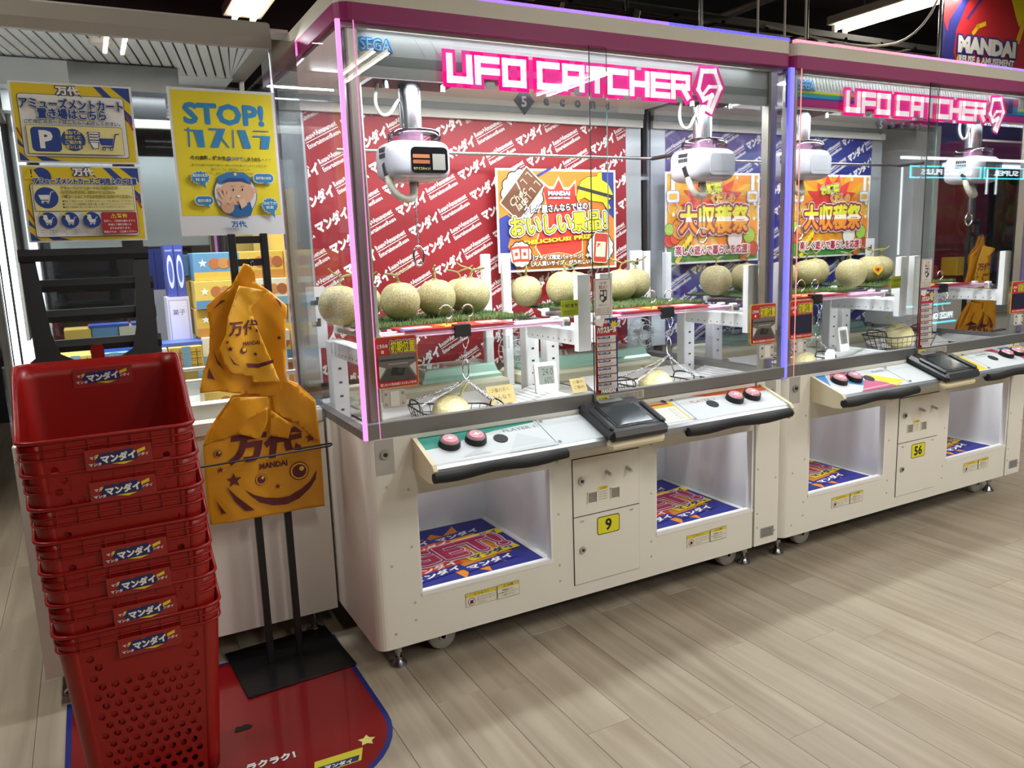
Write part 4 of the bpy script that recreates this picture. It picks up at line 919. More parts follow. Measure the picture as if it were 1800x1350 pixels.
P.text('［プライズ限定パッケージ］や', *U(800, 1140), .022, '#fbfaf6', w=.305, fat=.0008, out=(('#26221c', .003),)).text('［大人買いサイズ］がうれしい！', *U(800, 1210), .022, '#fbfaf6', w=.325, fat=.0008, out=(('#26221c', .003),))
P.build('print', t)
def harvest(x0, label):
    W, H = .635, .452; t, P = poster(x0, 1.267, W, H, .85, label); U = lambda px, py: ((px - 45) / 1130 * W, (1 - (py - 180) / 1050) * H)
    P.rect(.012, .012, W - .024, H - .024, '#dda62a'); C = U(620, 560)
    for i in range(0, 26, 2):
        a, b2 = 2 * math.pi * i / 26, 2 * math.pi * (i + 1) / 26; q = [C]
        for g in (a, b2):
            dx, dy = math.cos(g), math.sin(g); s = min(((W - .012 - C[0]) if dx > 0 else (C[0] - .012)) / max(1e-6, abs(dx)), ((H - .012 - C[1]) if dy > 0 else (C[1] - .012)) / max(1e-6, abs(dy))); q.append((C[0] + dx * s, C[1] + dy * s))
        P.face(q, '#e58a2a')
    P.rect(.012, .012, W - .024, .07, '#3f8a3a'); P.burst(*U(600, 560), .15, .235, 14, '#cc3a34', .75, .2, .2)
    for px in (130, 1080):
        c = U(px, 460); P.rect(c[0] - .012, c[1], .024, .12, '#f0f0f4').rect(c[0] - .042, c[1] - .03, .084, .062, '#9a9ab4', .014).rect(c[0] - .038, c[1] - .026, .076, .054, '#eef0f6', .012).rect(c[0] - .026, c[1] - .014, .052, .03, '#f0c050', .006)
        for s in (-1, 1): P.line([(c[0] + s * .02, c[1] - .03), (c[0] + s * .036, c[1] - .055), (c[0] + s * .02, c[1] - .075)], .005, '#c8c8d4')
    for (px, py, r, cc) in ((90, 950, .035, '#c23a30'), (150, 930, .03, '#d85a34'), (200, 830, .05, '#d98a3a'), (80, 830, .028, '#9ac04a'), (1040, 920, .04, '#9ac04a'), (1090, 1080, .035, '#b8402e'), (980, 1150, .032, '#c86a34'), (860, 960, .05, '#e8e4dc')):
        P.disc(*U(px, py), r + .003, '#4a2a1c').disc(*U(px, py), r, cc)
    for i in range(4): P.line([U(150 + 28 * i, 770), U(210 + 28 * i, 900)], .003, '#9a5a24')
    for i in range(4): c = U(330 - 28 * i, 900 + 40 * i); P.line([c, (c[0] - .012, c[1] - .04), (c[0] - .045, c[1] - .075)], .022, '#e6c930')
    for (px, py) in ((870, 240), (1100, 545), (1095, 720), (125, 660), (1130, 275)): P.poly(star(*U(px, py), .014), '#f6f0dc')
    P.text('お野菜', *U(555, 370), .05, '#d8e040', w=.15, bold=.04, rot=.12, out=(('#f6f4ea', .10), ('#3a6a2a', .06))).text('くだしの', *U(705, 480), .05, '#f2c040', w=.16, bold=.05, out=(('#f6f2ea', .10), ('#a8342e', .06)))
    big = dict(w=.46, bold=.055); c = U(605, 720)
    v0, f0 = text2d('大収穫祭', .012, 2); xs = [p[0] for p in v0]; ys = [p[1] for p in v0]; sx = .46 / (max(xs) - min(xs)); sy = .135 / (max(ys) - min(ys)); q = [((p[0] - (max(xs) + min(xs)) / 2) * sx + c[0], (p[1] - (max(ys) + min(ys)) / 2) * sy + c[1]) for p in v0]
    for (cc, o) in (('#f8eef2', .019), ('#7c2a3a', .015)):
        k = P.k + 1
        for i in range(14): P.k = k - 1 + .3 * i; P.face([(p[0] + o * math.cos(i * .4488), p[1] + o * math.sin(i * .4488)) for p in q], cc, f0)
    P.k += 1
    for i in range(6):
        P.k += .3
        qq = [(p[0] + .0035 * math.cos(i * 1.047), p[1] + .0035 * math.sin(i * 1.047)) for p in q]
        for lo, hi, cc in ((-9, c[1] - .012, '#e8912c'), (c[1] - .012, c[1] + .012, '#f4ecd8'), (c[1] + .012, 9, '#d8d632')):
            for poly in clip_tris(qq, f0, lo, hi): P.face(poly, cc, same=True)
    P.text('楽しく遊んで暮らしを応援！', *U(585, 1075), .044, '#a8243c', w=.50, fat=.0016, out=(('#f8f2f0', .007),))
    P.build('print', t)
harvest(1.858, 'yellow vegetable harvest poster at the left of the blue backdrop'); harvest(2.737, 'yellow vegetable harvest poster at the right of the blue backdrop')

# ================================================================ notices on the front glass of machines 9 and 56
def sticker(x0, z0, W, H, y, label, name, cat, rad=.008, sheet='#f0eee8', grp=None):
    t = thing(name, label, cat, (x0 + W / 2, y, z0), grp); b = MB(); b.prism([(a, z) for a, z in rrect(x0, z0, W, H, rad)], y, y + .0012, mat(sheet, .35, var=0), 'y'); b.build('sheet', t)
    return t, Print((x0, y - .0002, z0), **FRONT)
def initial(x0, y, label, dark):
    W, H = .136, .158; t, P = sticker(x0, .968, W, H, y, label, 'start_position_sign', 'sign', .01, '#e8c83a', 'start position signs')
    P.rect(.002, .002, W - .004, H - .004, '#bf2a2a', .008)
    P.text('こちらの', .024, H - .028, .012, '#f4f0ea', w=.034, bold=.05, out=(('#3a1414', .04),)).text('台', .024, H - .045, .011, '#f4f0ea', bold=.05)
    P.text('初期位置', .088, H - .033, .036, '#f0dc24', w=.078, fat=.0008, out=(('#f4f0ea', .0046), ('#20241c', .003)))
    if dark: P.rect(.008, .022, W - .016, .076, '#1b1e3c')
    else:
        P.rect(.008, .022, W - .016, .080, '#6d6a66').face([(.008, .022), (.035, .06), (.1, .06), (W - .008, .022)], '#4b4844').face([(.008, .03), (.008, .07), (.03, .062)], '#d0cdc6').face([(W - .008, .03), (W - .008, .075), (.106, .064)], '#d0cdc6').rect(.012, .084, W - .024, .006, '#3a3836').face([(.045, .04), (.085, .036), (.092, .058), (.052, .064)], '#23241e').line([(.04, .074), (.1, .074)], .002, '#c8c6c0').disc(.074, .052, .008, '#3a3c2e')
    P.text('直したいときはお近くのスタッフまで！', W / 2, .012, .009, '#f4f0ea', w=W - .02, bold=.03, res=1); P.build('print', t)
initial(.052, .0055, 'red start position sign with basket photo at the left of the red-backed machine', 0); initial(1.58, -.0045, 'red start position sign with dim photo at the right of the red-backed machine', 0)
initial(1.803, .0055, 'red start position sign with dark screen at the left of the blue-backed machine', 1); initial(MW + 1.56, -.0045, 'red start position sign with dark screen at the right of the blue-backed machine', 1)
def latch(x0, y, label):
    t = thing('latch_plate', label, 'plate', (x0 + .037, y, .906), 'clear latch plates'); MB().prism(rrect(x0, .906, .074, .056, .008), y - .004, y, mat('#c9c5ba', .35, var=.03), 'y').build('plate', t)
    m = MB()
    for dx in (.01, .064):
        for dz in (.012, .044): m.cyl((x0 + dx, y - .006, .906 + dz), (x0 + dx, y - .003, .906 + dz), .0042, STEEL, n=10)
    o = m.build('plate_screws', t); o['kind'] = 'stuff'
    MB().box(x0 + .023, x0 + .052, y - .0055, y - .004, .912, .957, mat('#e6e4de', .4)).build('label_window', t)
latch(.068, .0075, 'small beige latch plate under the start sign at the left of the red-backed machine'); latch(1.632, -.0025, 'small beige latch plate under the start sign at the right of the red-backed machine')
latch(1.83, .0075, 'small beige latch plate under the start sign at the left of the blue-backed machine'); latch(MW + 1.6, -.0025, 'small beige latch plate under the start sign at the right of the blue-backed machine')
def rules(x0, mach):
    W, H = .094, .268; t, P = sticker(x0, .856, W, H, -.0045, 'tall house rules strip with seven text boxes on the %s-backed machine' % mach, 'house_rules_strip', 'sign', .003, '#a8242c', 'house rules strips')
    P.rect(0, 0, W, H, '#b02630'); P.face([(W, H * .75), (W, 0), (W - .008, 0), (W - .008, H * .75)], '#2a3274'); P.face([(.04, H), (W, H), (W, H - .05), (.06, H - .04)], '#2a3274').face([(0, H), (.04, H), (.03, H - .03), (0, H - .02)], '#e8e4dc')
    P.burst(W - .016, H - .026, .011, .02, 8, '#e8c22a'); P.text('お店の', .045, H - .012, .012, '#f2eee6', w=.03, bold=.04).text('ハウスルール', W / 2, H - .04, .024, '#f6f4ee', w=W - .012, bold=.06, out=(('#3a2a30', .05),))
    for i in range(7):
        z = H - .085 - .0275 * i; P.rect(.005, z, W - .014, .024, '#d9d6cf', .002).rect(.008, z + .014, .052, .008, '#2a3274'); P.text('お客様のご案内', .033, z + .018, .006, '#f0eee8', w=.042, bold=.02, res=1)
        P.text('スタッフまでお声がけください', .041, z + .0095, .0048, '#b03a30' if i % 2 == 0 else '#333333', w=.064, res=1).text('ご協力をお願いいたします', .037, z + .0042, .0042, '#333333', w=.056, res=1)
    P.text('MANDAI', W / 2, .012, .015, '#f4f2ee', w=.062, bold=.06); P.build('print', t)
    t, P = sticker(x0 - .002, 1.135, .072, .128, -.0045, 'narrow white notice with red border above the house rules of the %s-backed machine' % mach, 'warning_notice', 'sign', .002, '#e6e4de', 'white warning notices')
    P.rect(.002, .002, .068, .124, '#b2323a').rect(.004, .004, .064, .12, '#d8d6d0'); P.text('注意', .036, .112, .009, '#555555', w=.03).text('禁止！', .036, .098, .012, '#b2323a', w=.034, bold=.03)
    P.poly([(.024, .088), (.052, .088), (.052, .055), (.036, .044), (.022, .058)], '#33302e').disc(.03, .078, .006, '#d8d6d0').disc(.032, .06, .007, '#d8d6d0').rect(.04, .066, .008, .018, '#d8d6d0'); P.text('商品をたたく', .036, .036, .005, '#333333', w=.04, res=1)
    for i in range(3): P.text('台を揺らすなどの行為は', .036, .024 - .007 * i, .0048, '#8a2a2a' if i == 1 else '#333333', w=.056, res=1)
    P.build('print', t)
    t, P = sticker(x0 - .004, .824, .21, .03, -.0095, 'long pale caution label at the window foot of the %s-backed machine' % mach, 'caution_label', 'label', .002, '#bdbab2', 'window caution labels')
    P.rect(.002, .002, .05, .026, '#d8cf48', .002).text('⚠注意', .027, .015, .014, '#2a2a22', w=.036, bold=.02)
    for i in range(3): P.text('指をはさまないようにご注意ください。扉の開閉は', .13, .023 - .008 * i, .0055, '#33322e', w=.145, res=1)
    P.build('print', t)
    t, P = sticker(x0 - .075, 1.133, .072, .055, .095, 'yellow-green quantity note on the rack end plate of the %s-backed machine' % mach, 'quantity_note', 'note', .004, '#c6cf2c', 'yellow quantity notes')
    P.text('3個まで', .043, .036, .014, '#20241a', w=.05, bold=.03).text('お一人', .011, .036, .007, '#a8342c', w=.016, bold=.02)
    for i in range(2): P.text('お持ち帰り下さい', .036, .016 - .008 * i, .006, '#2a2c1c', w=.056, res=1)
    P.build('print', t)
rules(.846, 'red'); rules(MW + .846, 'blue')

# ================================================================ the white machine at the left, set back
YL = .44
t0 = thing('claw_machine', 'white claw machine at the left with notices on its glass', 'claw machine', (-.47, .9, 0), 'row of claw machines')
c = MB(); c.box(-.935, -.008, YL, YL + .02, .10, .80, WHITE); c.box(-.935, -.915, YL + .02, 1.34, .10, .80, WHITE); c.box(-.028, -.008, YL + .02, 1.34, .10, .80, WHITE); c.box(-.935, -.008, 1.34, 1.36, .10, .80, WHITE); c.box(-.915, -.028, YL + .02, 1.34, .78, .799, WHITE2); c.build('cabinet', t0)
MB().box(-.935, -.008, YL - .004, YL + .04, .80, .852, WHITE, .006).build('window_ledge', t0)
MB().box(-.90, -.06, YL + .05, YL + .09, .80, .905, mat('#cfc9bb', .45, var=.03), .006).build('inner_ledge', t0)
for (x, y) in ((-.87, .52), (-.08, .52), (-.87, 1.27), (-.08, 1.27)): MB().cyl((x, y, .012), (x, y, .11), .009, STEEL, n=10).lathe([(.03, 0), (.03, .008), (.012, .018)], (x, y, 0), STEEL, 16).build('foot', t0)
MB().prism([(YL - .004, 2.03), (YL - .008, 2.06), (YL + .0, 2.105), (YL + .03, 2.118), (YL + .10, 2.12), (YL + .10, 2.105), (YL + .03, 2.09), (YL + .02, 2.03)], -.95, -.082, mat('#a39d92', .5, var=.05), 'x').build('canopy_front', t0)
MB().box(-.95, -.0, YL + .1, 1.37, 2.11, 2.12, mat('#a39d92', .5)).build('canopy_roof', t0)
MB().box(-.95, -.93, YL + .02, 1.36, 2.03, 2.11, mat('#a39d92', .5)).build('canopy_side', t0)
for (x, y) in ((-.925, .46), (-.925, 1.32), (-.03, 1.32)): MB().box(x, x + .022, y, y + .022, .80, 2.11, mat('#c8c8c6', .25, .7), .003).build('corner_post', t0)
MB().box(-.915, -.088, YL + .004, YL + .008, .85, 2.03, GLASS).build('front_pane', t0)
MB().box(-.932, -.928, YL + .02, 1.34, .80, 2.03, SIDEG).build('side_pane', t0)
# clear corner panels with polished fittings at the right end
MB().box(-.088, -.084, YL - .002, YL + .02, .85, 2.03, mat('#b8babb', .15, .8)).build('pane_clip', t0)
MB().box(-.084, -.006, YL - .002, YL + .003, .80, 1.965, ACRYL).build('corner_panel', t0)
MB().box(-.084, -.006, YL - .002, YL + .003, 1.968, 2.06, mat('#8a8478', .12, .6, var=.3, scale=14)).build('corner_cap', t0)
MB().box(-.012, -.006, YL, 1.34, .80, 2.06, ACRYL).build('side_pane', t0)
# slatted ceiling, lamps and the dark unit
SLAT = mat('#dfe2e2', .35, var=.02); k = 0
for i in range(34):
    x = -1.16 + .036 * i; sh = .12; y0, y1 = .56, 1.16
    q = [(x, y0), (x + .029, y0), (x + .029 + sh, y1), (x + sh, y1)]; q = [(max(-.91, min(-.09, a)), b) for a, b in q]
    if q[1][0] - q[0][0] < .004 and q[2][0] - q[3][0] < .004: continue
    MB().prism(q, 2.082, 2.088, SLAT, 'z').build('ceiling_slat', t0)
MB().box(-.93, -.08, 1.16, 1.34, 2.08, 2.09, SLAT).box(-.93, -.08, .46, .56, 2.08, 2.09, SLAT).build('ceiling_frame', t0)
MB().box(-.66, -.30, 1.02, 1.10, 1.985, 2.075, mat('#101012', .3)).build('black_unit', t0)
MB().box(-.90, -.66, 1.02, 1.10, 1.985, 2.075, mat('#c9cac8', .4)).build('grey_cover', t0)
for x in (-.895, -.875):
    MB().cyl((x, .52 + (x + .9) * 2, .9), (x, .52 + (x + .9) * 2, 1.98), .008, glow('#f4fbff', 5), n=8).build('led_tube', t0)
MB().lathe([(.035, 0), (.035, -.01), (.028, -.014)], (-.56, .72, 2.082), mat('#e6d8d0', .3), 24).build('round_lamp', t0)
mm = bpy.data.materials.new('mirror'); mm.use_nodes = True; bb = mm.node_tree.nodes['Principled BSDF']; bb.inputs['Metallic'].default_value = 1; bb.inputs['Roughness'].default_value = .03; bb.inputs['Base Color'].default_value = (.5, .52, .53, 1)
MB().box(-.91, -.03, 1.325, 1.335, .80, 2.08, mm).build('mirror_back', t0)
MB().box(-.03, -.022, .72, 1.32, .86, 1.62, mat('#c8a24a', .5, var=.15, scale=6)).build('side_poster', t0)
for (z, y) in ((.965, .60), (1.0, .66)): MB().cyl((-.90, y, z), (-.05, y, z), .008, mat('#c9c4be', .3, .6), n=10).build('front_rod', t0)
for x in (-.80, -.33, -.12): MB().cyl((x, .60, .985), (x, 1.2, .985), .007, mat('#c9c4be', .3, .6), n=10).build('cross_rod', t0)
for x in (-.88, -.10):
    MB().box(x, x + .03, .64, .67, .80, 1.14, RW, .003).build('rack_post', t0)
    MB().box(x, x + .03, .58, 1.2, 1.08, 1.12, RW, .003).build('rack_arm', t0)
# --- gift boxes inside it
GB = [('#e3b94a', '#6f9fbf'), ('#d9c27a', '#5f94b8'), ('#efe6cf', '#e0b540')]
def gift(x, y, z, w, d, h, kind, label, grp):
    t = thing('gift_box', label, 'box', (x + w / 2, y + d / 2, z), grp); base = ('#e6c35e', '#6d9bbc', '#e9dfc4', '#d9b24e')[kind % 4]
    MB().box(x, x + w, y, y + d, z, z + h, mat(base, .4, var=.05, coat=.3), .002).build('carton', t)
    P = Print((x, y - .0002, z), **FRONT)
    if grp.startswith('low'):
        for i in range(4): P.rect(w * (.06 + .25 * i), .008, .0025, h - .016, '#7a5a26')
        for i in range(3): P.rect(.006, h * (.22 + .26 * i), w - .012, .0025, '#7a5a26')
        P.rect(w * .38, 0, w * .26, h, '#7fa0b4')
    else:
        cc = ('#5f8fb0', '#e0b84a', '#7aa6c0', '#c98a3a')[kind % 4]; P.rect(0, 0, w, h * .3, cc); P.poly(star(w * .2, h * .62, h * .16), '#f4efe0')
        for i in range(3): P.disc(w * (.45 + .2 * i), h * .6, h * .2, ('#b9703c', '#c98a4a', '#a86038')[i])
    P.build('carton_print', t)
k = 0
for r in range(6):
    z = .80 + .10 * r
    for cidx, x in enumerate((-.355, -.19)):
        gift(x + .004 * ((r * 7 + cidx) % 3), .74 + .01 * (r % 2), z, .158, .16, .0985, r + cidx * 2, '%s gift box, %s from the deck in the %s stack of the left machine' % (('yellow', 'blue', 'cream', 'amber')[(r + cidx * 2) % 4], ('first', 'second', 'third', 'fourth', 'fifth', 'sixth')[r], ('left', 'right')[cidx]), 'stacked gift boxes in the left machine')
for i in range(4):
    x = -.80 + .112 * i; gift(x, .66, .995, .108, .16, .085, i, 'checked low gift box, %s from the left behind the black handles' % ('first', 'second', 'third', 'fourth')[i], 'low row of gift boxes')
for i in range(2):
    x = -.70 + .18 * i; tag(MB().box(x, x + .17, .69, .82, 1.081, 1.092, mat('#4a64b8', .3, var=.1)).build('blue_packet'), 'flat blue packet lying on the low gift boxes, %s one' % ('left', 'right')[i], 'packet', 'blue packets')
for i in range(2):
    x = -.43 + .032 * i; t = thing('blue_box', 'narrow upright blue box with white swirls, %s of two in the left machine' % ('left', 'right')[i], 'box', (x + .015, .9, 1.26), 'narrow blue boxes'); MB().box(x, x + .03, .84, .94, 1.245, 1.43, mat('#4b549c', .3, var=.08)).build('carton', t)
    P = Print((x, .8397, 1.245), **FRONT); P.disc(.015, .09, .011, '#d6dcec', .06).disc(.015, .09, .007, '#5a66b4', .04).text('SWEET', .015, .165, .006, '#f0f0f6', w=.024); P.build('carton_print', t)
t = thing('white_box', 'white and lilac box under the narrow blue boxes in the left machine', 'box', (-.4, .9, 1.0)); MB().box(-.44, -.365, .82, .94, 1.0, 1.2445, mat('#dcd8e6', .3, var=.04)).build('carton', t); P = Print((-.44, .8197, 1.0), **FRONT); P.rect(.004, .01, .066, .225, '#b9b4d4').rect(.008, .014, .058, .217, '#e4e0ee').text('菓子', .037, .19, .02, '#5a5690'); P.build('carton_print', t)

# ================================================================ notices taped to the left machine's glass
def gflogo(P, x, y, h, fg, oc): P.text('万代', x, y, h, fg, w=h * 2.3, bold=.05, shear=-.12, out=((oc, .09),) if oc else ()); P.face([(x + h * .9, y - h * .35), (x + h * 1.45, y - h * .75), (x + h * 1.1, y - h * .3)], oc or fg)
def cart(P, x, y, s, col, wc):
    P.poly([(x - s, y + s * .35), (x + s * .55, y + s * .35), (x + s * .4, y - s * .4), (x - s * .72, y - s * .4)], col); P.line([(x + s * 1.15, y + s * .85), (x + s * .8, y + s * .8), (x + s * .42, y - s * .62), (x - s * .6, y - s * .62)], s * .12, col)
    for dx in (-.5, .25): P.disc(x + s * dx, y - s * .82, s * .17, col).disc(x + s * dx, y - s * .82, s * .08, wc)
NV = '#23408a'; YE = '#e2c51f'
def noticebase(z0, H, label):
    x0, W = -.818, .312; t, P = poster(x0, z0, W, H, .4325, label, 'cart_notice', '#e9e8e4')
    P.rect(.006, .005, W - .012, H - .01, YE); P.face([(W - .006, H - .005), (W - .10, H - .005), (W - .02, H * .55), (W - .006, H * .5)], NV).face([(W - .055, H - .005), (W - .08, H - .005), (W - .006, H * .62), (W - .006, H * .78)], YE)
    P.face([(.006, .005), (.006, H * .3), (.03, H * .12), (.11, .005)], NV).face([(.03, .005), (.06, .005), (.006, .05), (.006, .03)], YE).line([(.008, H * .42), (.02, H * .28)], .004, '#b0341e').line([(W - .02, H * .62), (W - .007, H * .45)], .004, '#b0341e')
    return t, P, W
H = .222; t, P, W = noticebase(1.665, H, 'yellow and blue notice with a big letter P and cart drawings')
P.rect(.018, .016, W - .042, H * .78, '#20243a', .008).rect(.0195, .0175, W - .045, H * .767, '#e9e8e2', .007); gflogo(P, .145, H - .021, .026, '#eceae4', '#2a3a70')
P.text('アミューズメントカート', .153, H - .058, .028, NV, w=.262, fat=.0011, out=(('#20243a', .0036), ('#eceae4', .003))).text('置き場はこちら', .15, H - .086, .028, NV, w=.173, fat=.0011, out=(('#20243a', .0036), ('#eceae4', .003))).text('ご使用後のカートはこちらへお戻しください。', .15, H - .109, .011, '#20243a', w=.245, bold=.02)
P.rect(.03, .024, W - .067, .079, '#20243a').rect(.031, .025, W - .069, .077, '#e8dc92'); P.rect(.04, .03, .074, .068, NV, .012).text('P', .077, .064, .05, '#eceae4', bold=.05); P.disc(.145, .064, .031, NV)
for i, s in enumerate(('重ねての', 'お戻しに', 'ご協力を', 'お願いします')): P.text(s, .145, .085 - .0135 * i, .011, '#e8dc52', w=(.04, .04, .042, .056)[i], bold=.02)
cart(P, .235, .062, .026, NV, '#e8dc92')
for i in range(4): P.line([(.186, .085 - .008 * i), (.212, .085 - .008 * i)], .006, NV).line([(.188, .085 - .008 * i), (.21, .085 - .008 * i)], .0035, '#eceae4')
P.poly([(.186, .06), (.21, .06), (.208, .04), (.193, .04)], NV).poly([(.188, .058), (.208, .058), (.206, .042), (.195, .042)], '#eceae4'); P.build('print', t)
H = .218; t, P, W = noticebase(1.44, H, 'yellow and blue notice with three crossed-out cart drawings and a red box')
P.disc(.052, H - .032, .025, NV); P.poly([(.006, H - .04), (.05, H - .04), (.028, H - .004)], YE).rect(.0265, H - .026, .003, .014, '#20243a').disc(.028, H - .032, .002, '#20243a'); gflogo(P, .16, H - .018, .024, '#eceae4', '#2a3a70')
P.rect(.02, .014, W - .04, H * .70, '#20243a', .008).rect(.0215, .0155, W - .043, H * .687, '#e9e8e2', .007); P.text('アミューズメントカードご利用上のご注意', .165, H - .044, .019, NV, w=.268, fat=.0007, out=(('#eceae4', .0024),)); P.rect(.026, .088, W - .052, .075, '#20243a').rect(.027, .089, W - .054, .073, '#e8dc92')
P.disc(.058, .126, .03, NV); cart(P, .056, .128, .018, '#eceae4', NV)
for i, s in enumerate(('アミューズメントカートのご利用時には', 'お子様から目を離さないでください。', '必ずカートのハンドルから手を離さないでください。')): P.text(s, .097, .155 - .0125 * i, .0095, '#e4cf2a', w=(.15, .14, .185)[i], bold=.02, align='l', out=(('#20243a', .05),))
for i, s in enumerate(('●衛生と安全のため、お子様をバスケットの中に乗せないでください。', '●バスケットの過積載や荷物の著しい偏りがないようにしてください。', '●変形や破損を見つけた際はスタッフまでお声がけください。')): P.text(s, .097, .1165 - .0085 * i, .006, '#20243a', w=(.185, .185, .165)[i], align='l', res=1)
for i in range(3):
    x = .055 + .056 * i; P.disc(x, .062, .023, NV); cart(P, x + .002, .06, .012, '#eceae4', NV); P.disc(x - .006, .073, .005, '#eceae4').rect(x - .012, .064, .012, .006, '#eceae4')
    for a in (1, -1): P.line([(x - .02, .08 - a * .005), (x - .01, .08 + a * .005)], .0035, '#e2d024')
    for j in range(3): P.text('バスケットの中に乗せない', x, .034 - .006 * j, .0045, '#20243a', w=.044 - .008 * (j == 2), res=1)
P.rect(.192, .02, .096, .064, '#a8242a', .005).text('⚠警告', .24, .073, .013, '#e4cf2a', w=.045, bold=.03)
for j, s in enumerate(('万が一、ご利用を誤りますと', '転倒して事故が起こる', 'おそれがあります。', '安全のため、ご注意ください。')): P.text(s, .24, .058 - .0105 * j, .0068, '#ece6de', w=(.084, .062, .056, .09)[j], bold=.02, res=1)
P.build('print', t)
# STOP notice
W, H = .318, .447; t, P = poster(-.407, 1.449, W, H, .4325, 'yellow STOP notice with a uniformed boy holding up his palm', 'stop_notice', '#dfe0df')
BL = '#2a7fae'; DB = '#1e5f96'; P.rect(.008, .062, W - .016, H - .07, '#e0cc1c'); P.text('STOP!', .16, H - .075, .058, BL, w=.235, fat=.004)
def kata(strokes):
    for s in strokes: P.poly([(.03 + a / 1000, H - .18 + b / 1000) for a, b in s], BL)
kata([[(18, 62), (23, 62), (21, 4), (16, 4)], [(8, 56), (62, 56), (64, 4), (44, 4), (36, 50), (8, 52)], [(80, 62), (130, 62), (104, 4), (80, 4), (104, 56), (80, 56)], [(112, 34), (118, 34), (138, 4), (133, 4)], [(150, 60), (154, 60), (152, 4), (148, 4)], [(166, 60), (190, 60), (204, 4), (180, 4)], [(214, 60), (262, 60), (262, 57), (214, 57)], [(212, 44), (266, 44), (258, 4), (232, 4), (238, 40), (212, 40)]])
P.text('その言動、誰かを', .048, H - .208, .014, '#26281c', w=.105, bold=.03, align='l').text('傷つけて', .155, H - .209, .014, DB, w=.05, bold=.03, align='l').text('しまうかも・・・', .208, H - .21, .013, '#26281c', w=.082, bold=.03, align='l')
for i, s in enumerate(('強すぎる言葉や行き過ぎた要求は、相手の心を深く傷つけてしまうことがあります。', '場合によっては、犯罪行為になることも。', 'お互いを思いやり、気持ちのいいコミュニケーションを大切にしましょう。')): P.text(s, .165, H - .23 - .0125 * i, .0072, '#3a3a20', w=(.232, .12, .205)[i], res=1)
cx, cy = .172, .128; P.disc(cx, cy, .066, DB, .07).disc(cx, cy, .0635, '#dcdad4', .0675); SK = '#d3a887'
P.poly([(cx - .024, cy - .064), (cx - .012, cy - .018), (cx + .04, cy - .012), (cx + .048, cy - .05), (cx + .04, cy - .068), (cx, cy - .072)], DB).disc(cx + .006, cy + .006, .052, SK, .04).disc(cx - .048, cy + .012, .009, SK).disc(cx + .06, cy + .012, .009, SK)
P.poly([(cx - .052, cy + .034), (cx - .05, cy + .055), (cx - .02, cy + .068), (cx + .03, cy + .068), (cx + .052, cy + .05), (cx + .05, cy + .03), (cx + .03, cy + .04), (cx - .01, cy + .042), (cx - .04, cy + .03)], '#2a6da4').poly([(cx - .044, cy + .034), (cx - .02, cy + .05), (cx + .03, cy + .05), (cx + .046, cy + .032), (cx + .02, cy + .04), (cx - .02, cy + .038)], '#1b3f6e').disc(cx + .004, cy + .062, .005, '#d8c46a')
P.disc(cx - .006, cy + .014, .002, '#2a2018', .004).disc(cx + .022, cy + .014, .002, '#2a2018', .004).line([(cx - .012, cy + .026), (cx - .002, cy + .024)], .0012, '#5a4030').line([(cx + .018, cy + .024), (cx + .028, cy + .026)], .0012, '#5a4030').disc(cx + .008, cy - .006, .006, '#e9e2dc', .004)
P.disc(cx - .028, cy - .038, .02, '#c79a7a', .022)
for i, (a, L) in enumerate(((2.4, .034), (2.0, .045), (1.7, .047), (1.42, .044), (.9, .034))): P.line([(cx - .028 + .012 * math.cos(a), cy - .036 + .012 * math.sin(a)), (cx - .028 + L * math.cos(a), cy - .036 + L * math.sin(a))], .0085, '#d8ae8e')
P.poly([(cx + .006, cy - .02), (cx + .024, cy - .01), (cx + .032, cy - .034), (cx + .014, cy - .046)], '#dcb696')
for (x, y, w, h, kind, l1, l2) in ((.07, .178, .056, .036, 'b', '高圧的な態度', '暴言・暴力'), (.262, .178, .062, .028, 'o', '長時間の拘束', ''), (.075, .108, .052, .026, 'o', '過度な要求', ''), (.275, .092, .052, .044, 'b', 'SNSでの', '拡散')):
    if kind == 'b': P.burst(x, y, w * .46, w * .56, 15, '#e4e2d6', h / w * 1.1).burst(x, y, w * .42, w * .52, 15, BL, h / w * 1.1)
    else: P.rect(x - w / 2 - .002, y - h / 2 - .002, w + .004, h + .004, '#e4e2d6', h * .5).rect(x - w / 2, y - h / 2, w, h, BL, h * .48)
    P.poly([(x - .004, y - h * .45), (x + .012, y - h * .45), (x + .014, y - h * .95)], BL); P.text(l1, x, y + (.007 if l2 else 0), .0095, '#eae8de', w=w * .78, bold=.02)
    if l2: P.text(l2, x, y - .006, .0095, '#eae8de', w=w * .5, bold=.02)
gflogo(P, .172, .034, .02, '#2a62a0', None); P.build('print', t)
# ================================================================ stacked red shopping baskets
RED = mat('#a4150f', .36, var=.05, trans=.25, coat=.1); BKH = mat('#141416', .42, var=.06)
BX, BY, PIT = -.672, -.06, .0795    # middle of the stack, rise of one basket
HW, HD, RC = .186, .150, .042
def rimz(y):   # the rim sweeps up from the front to the back
    s = max(0, min(1, (y + HD - .03) / (2 * HD - .05))); s = s * s * (3 - 2 * s); return .50 + .145 * s
def bpt(x, y, t):   # outline point at full size, height fraction t
    k = .80 + .20 * t; z0 = .03; return V((x * k, y * k - .012 * (1 - t), z0 + (rimz(y) - z0) * t))
def outline():
    p = []
    for (cx, cy, a) in ((HW - RC, -HD + RC, -90), (HW - RC, HD - RC, 0), (-HW + RC, HD - RC, 90), (-HW + RC, -HD + RC, 180)):
        p += [(cx + RC * math.cos(math.radians(a + 15 * i)), cy + RC * math.sin(math.radians(a + 15 * i))) for i in range(7)]
        if a == 0: p += [(HW - RC - (2 * HW - 2 * RC) * i / 6, HD) for i in range(1, 6)]
    return p
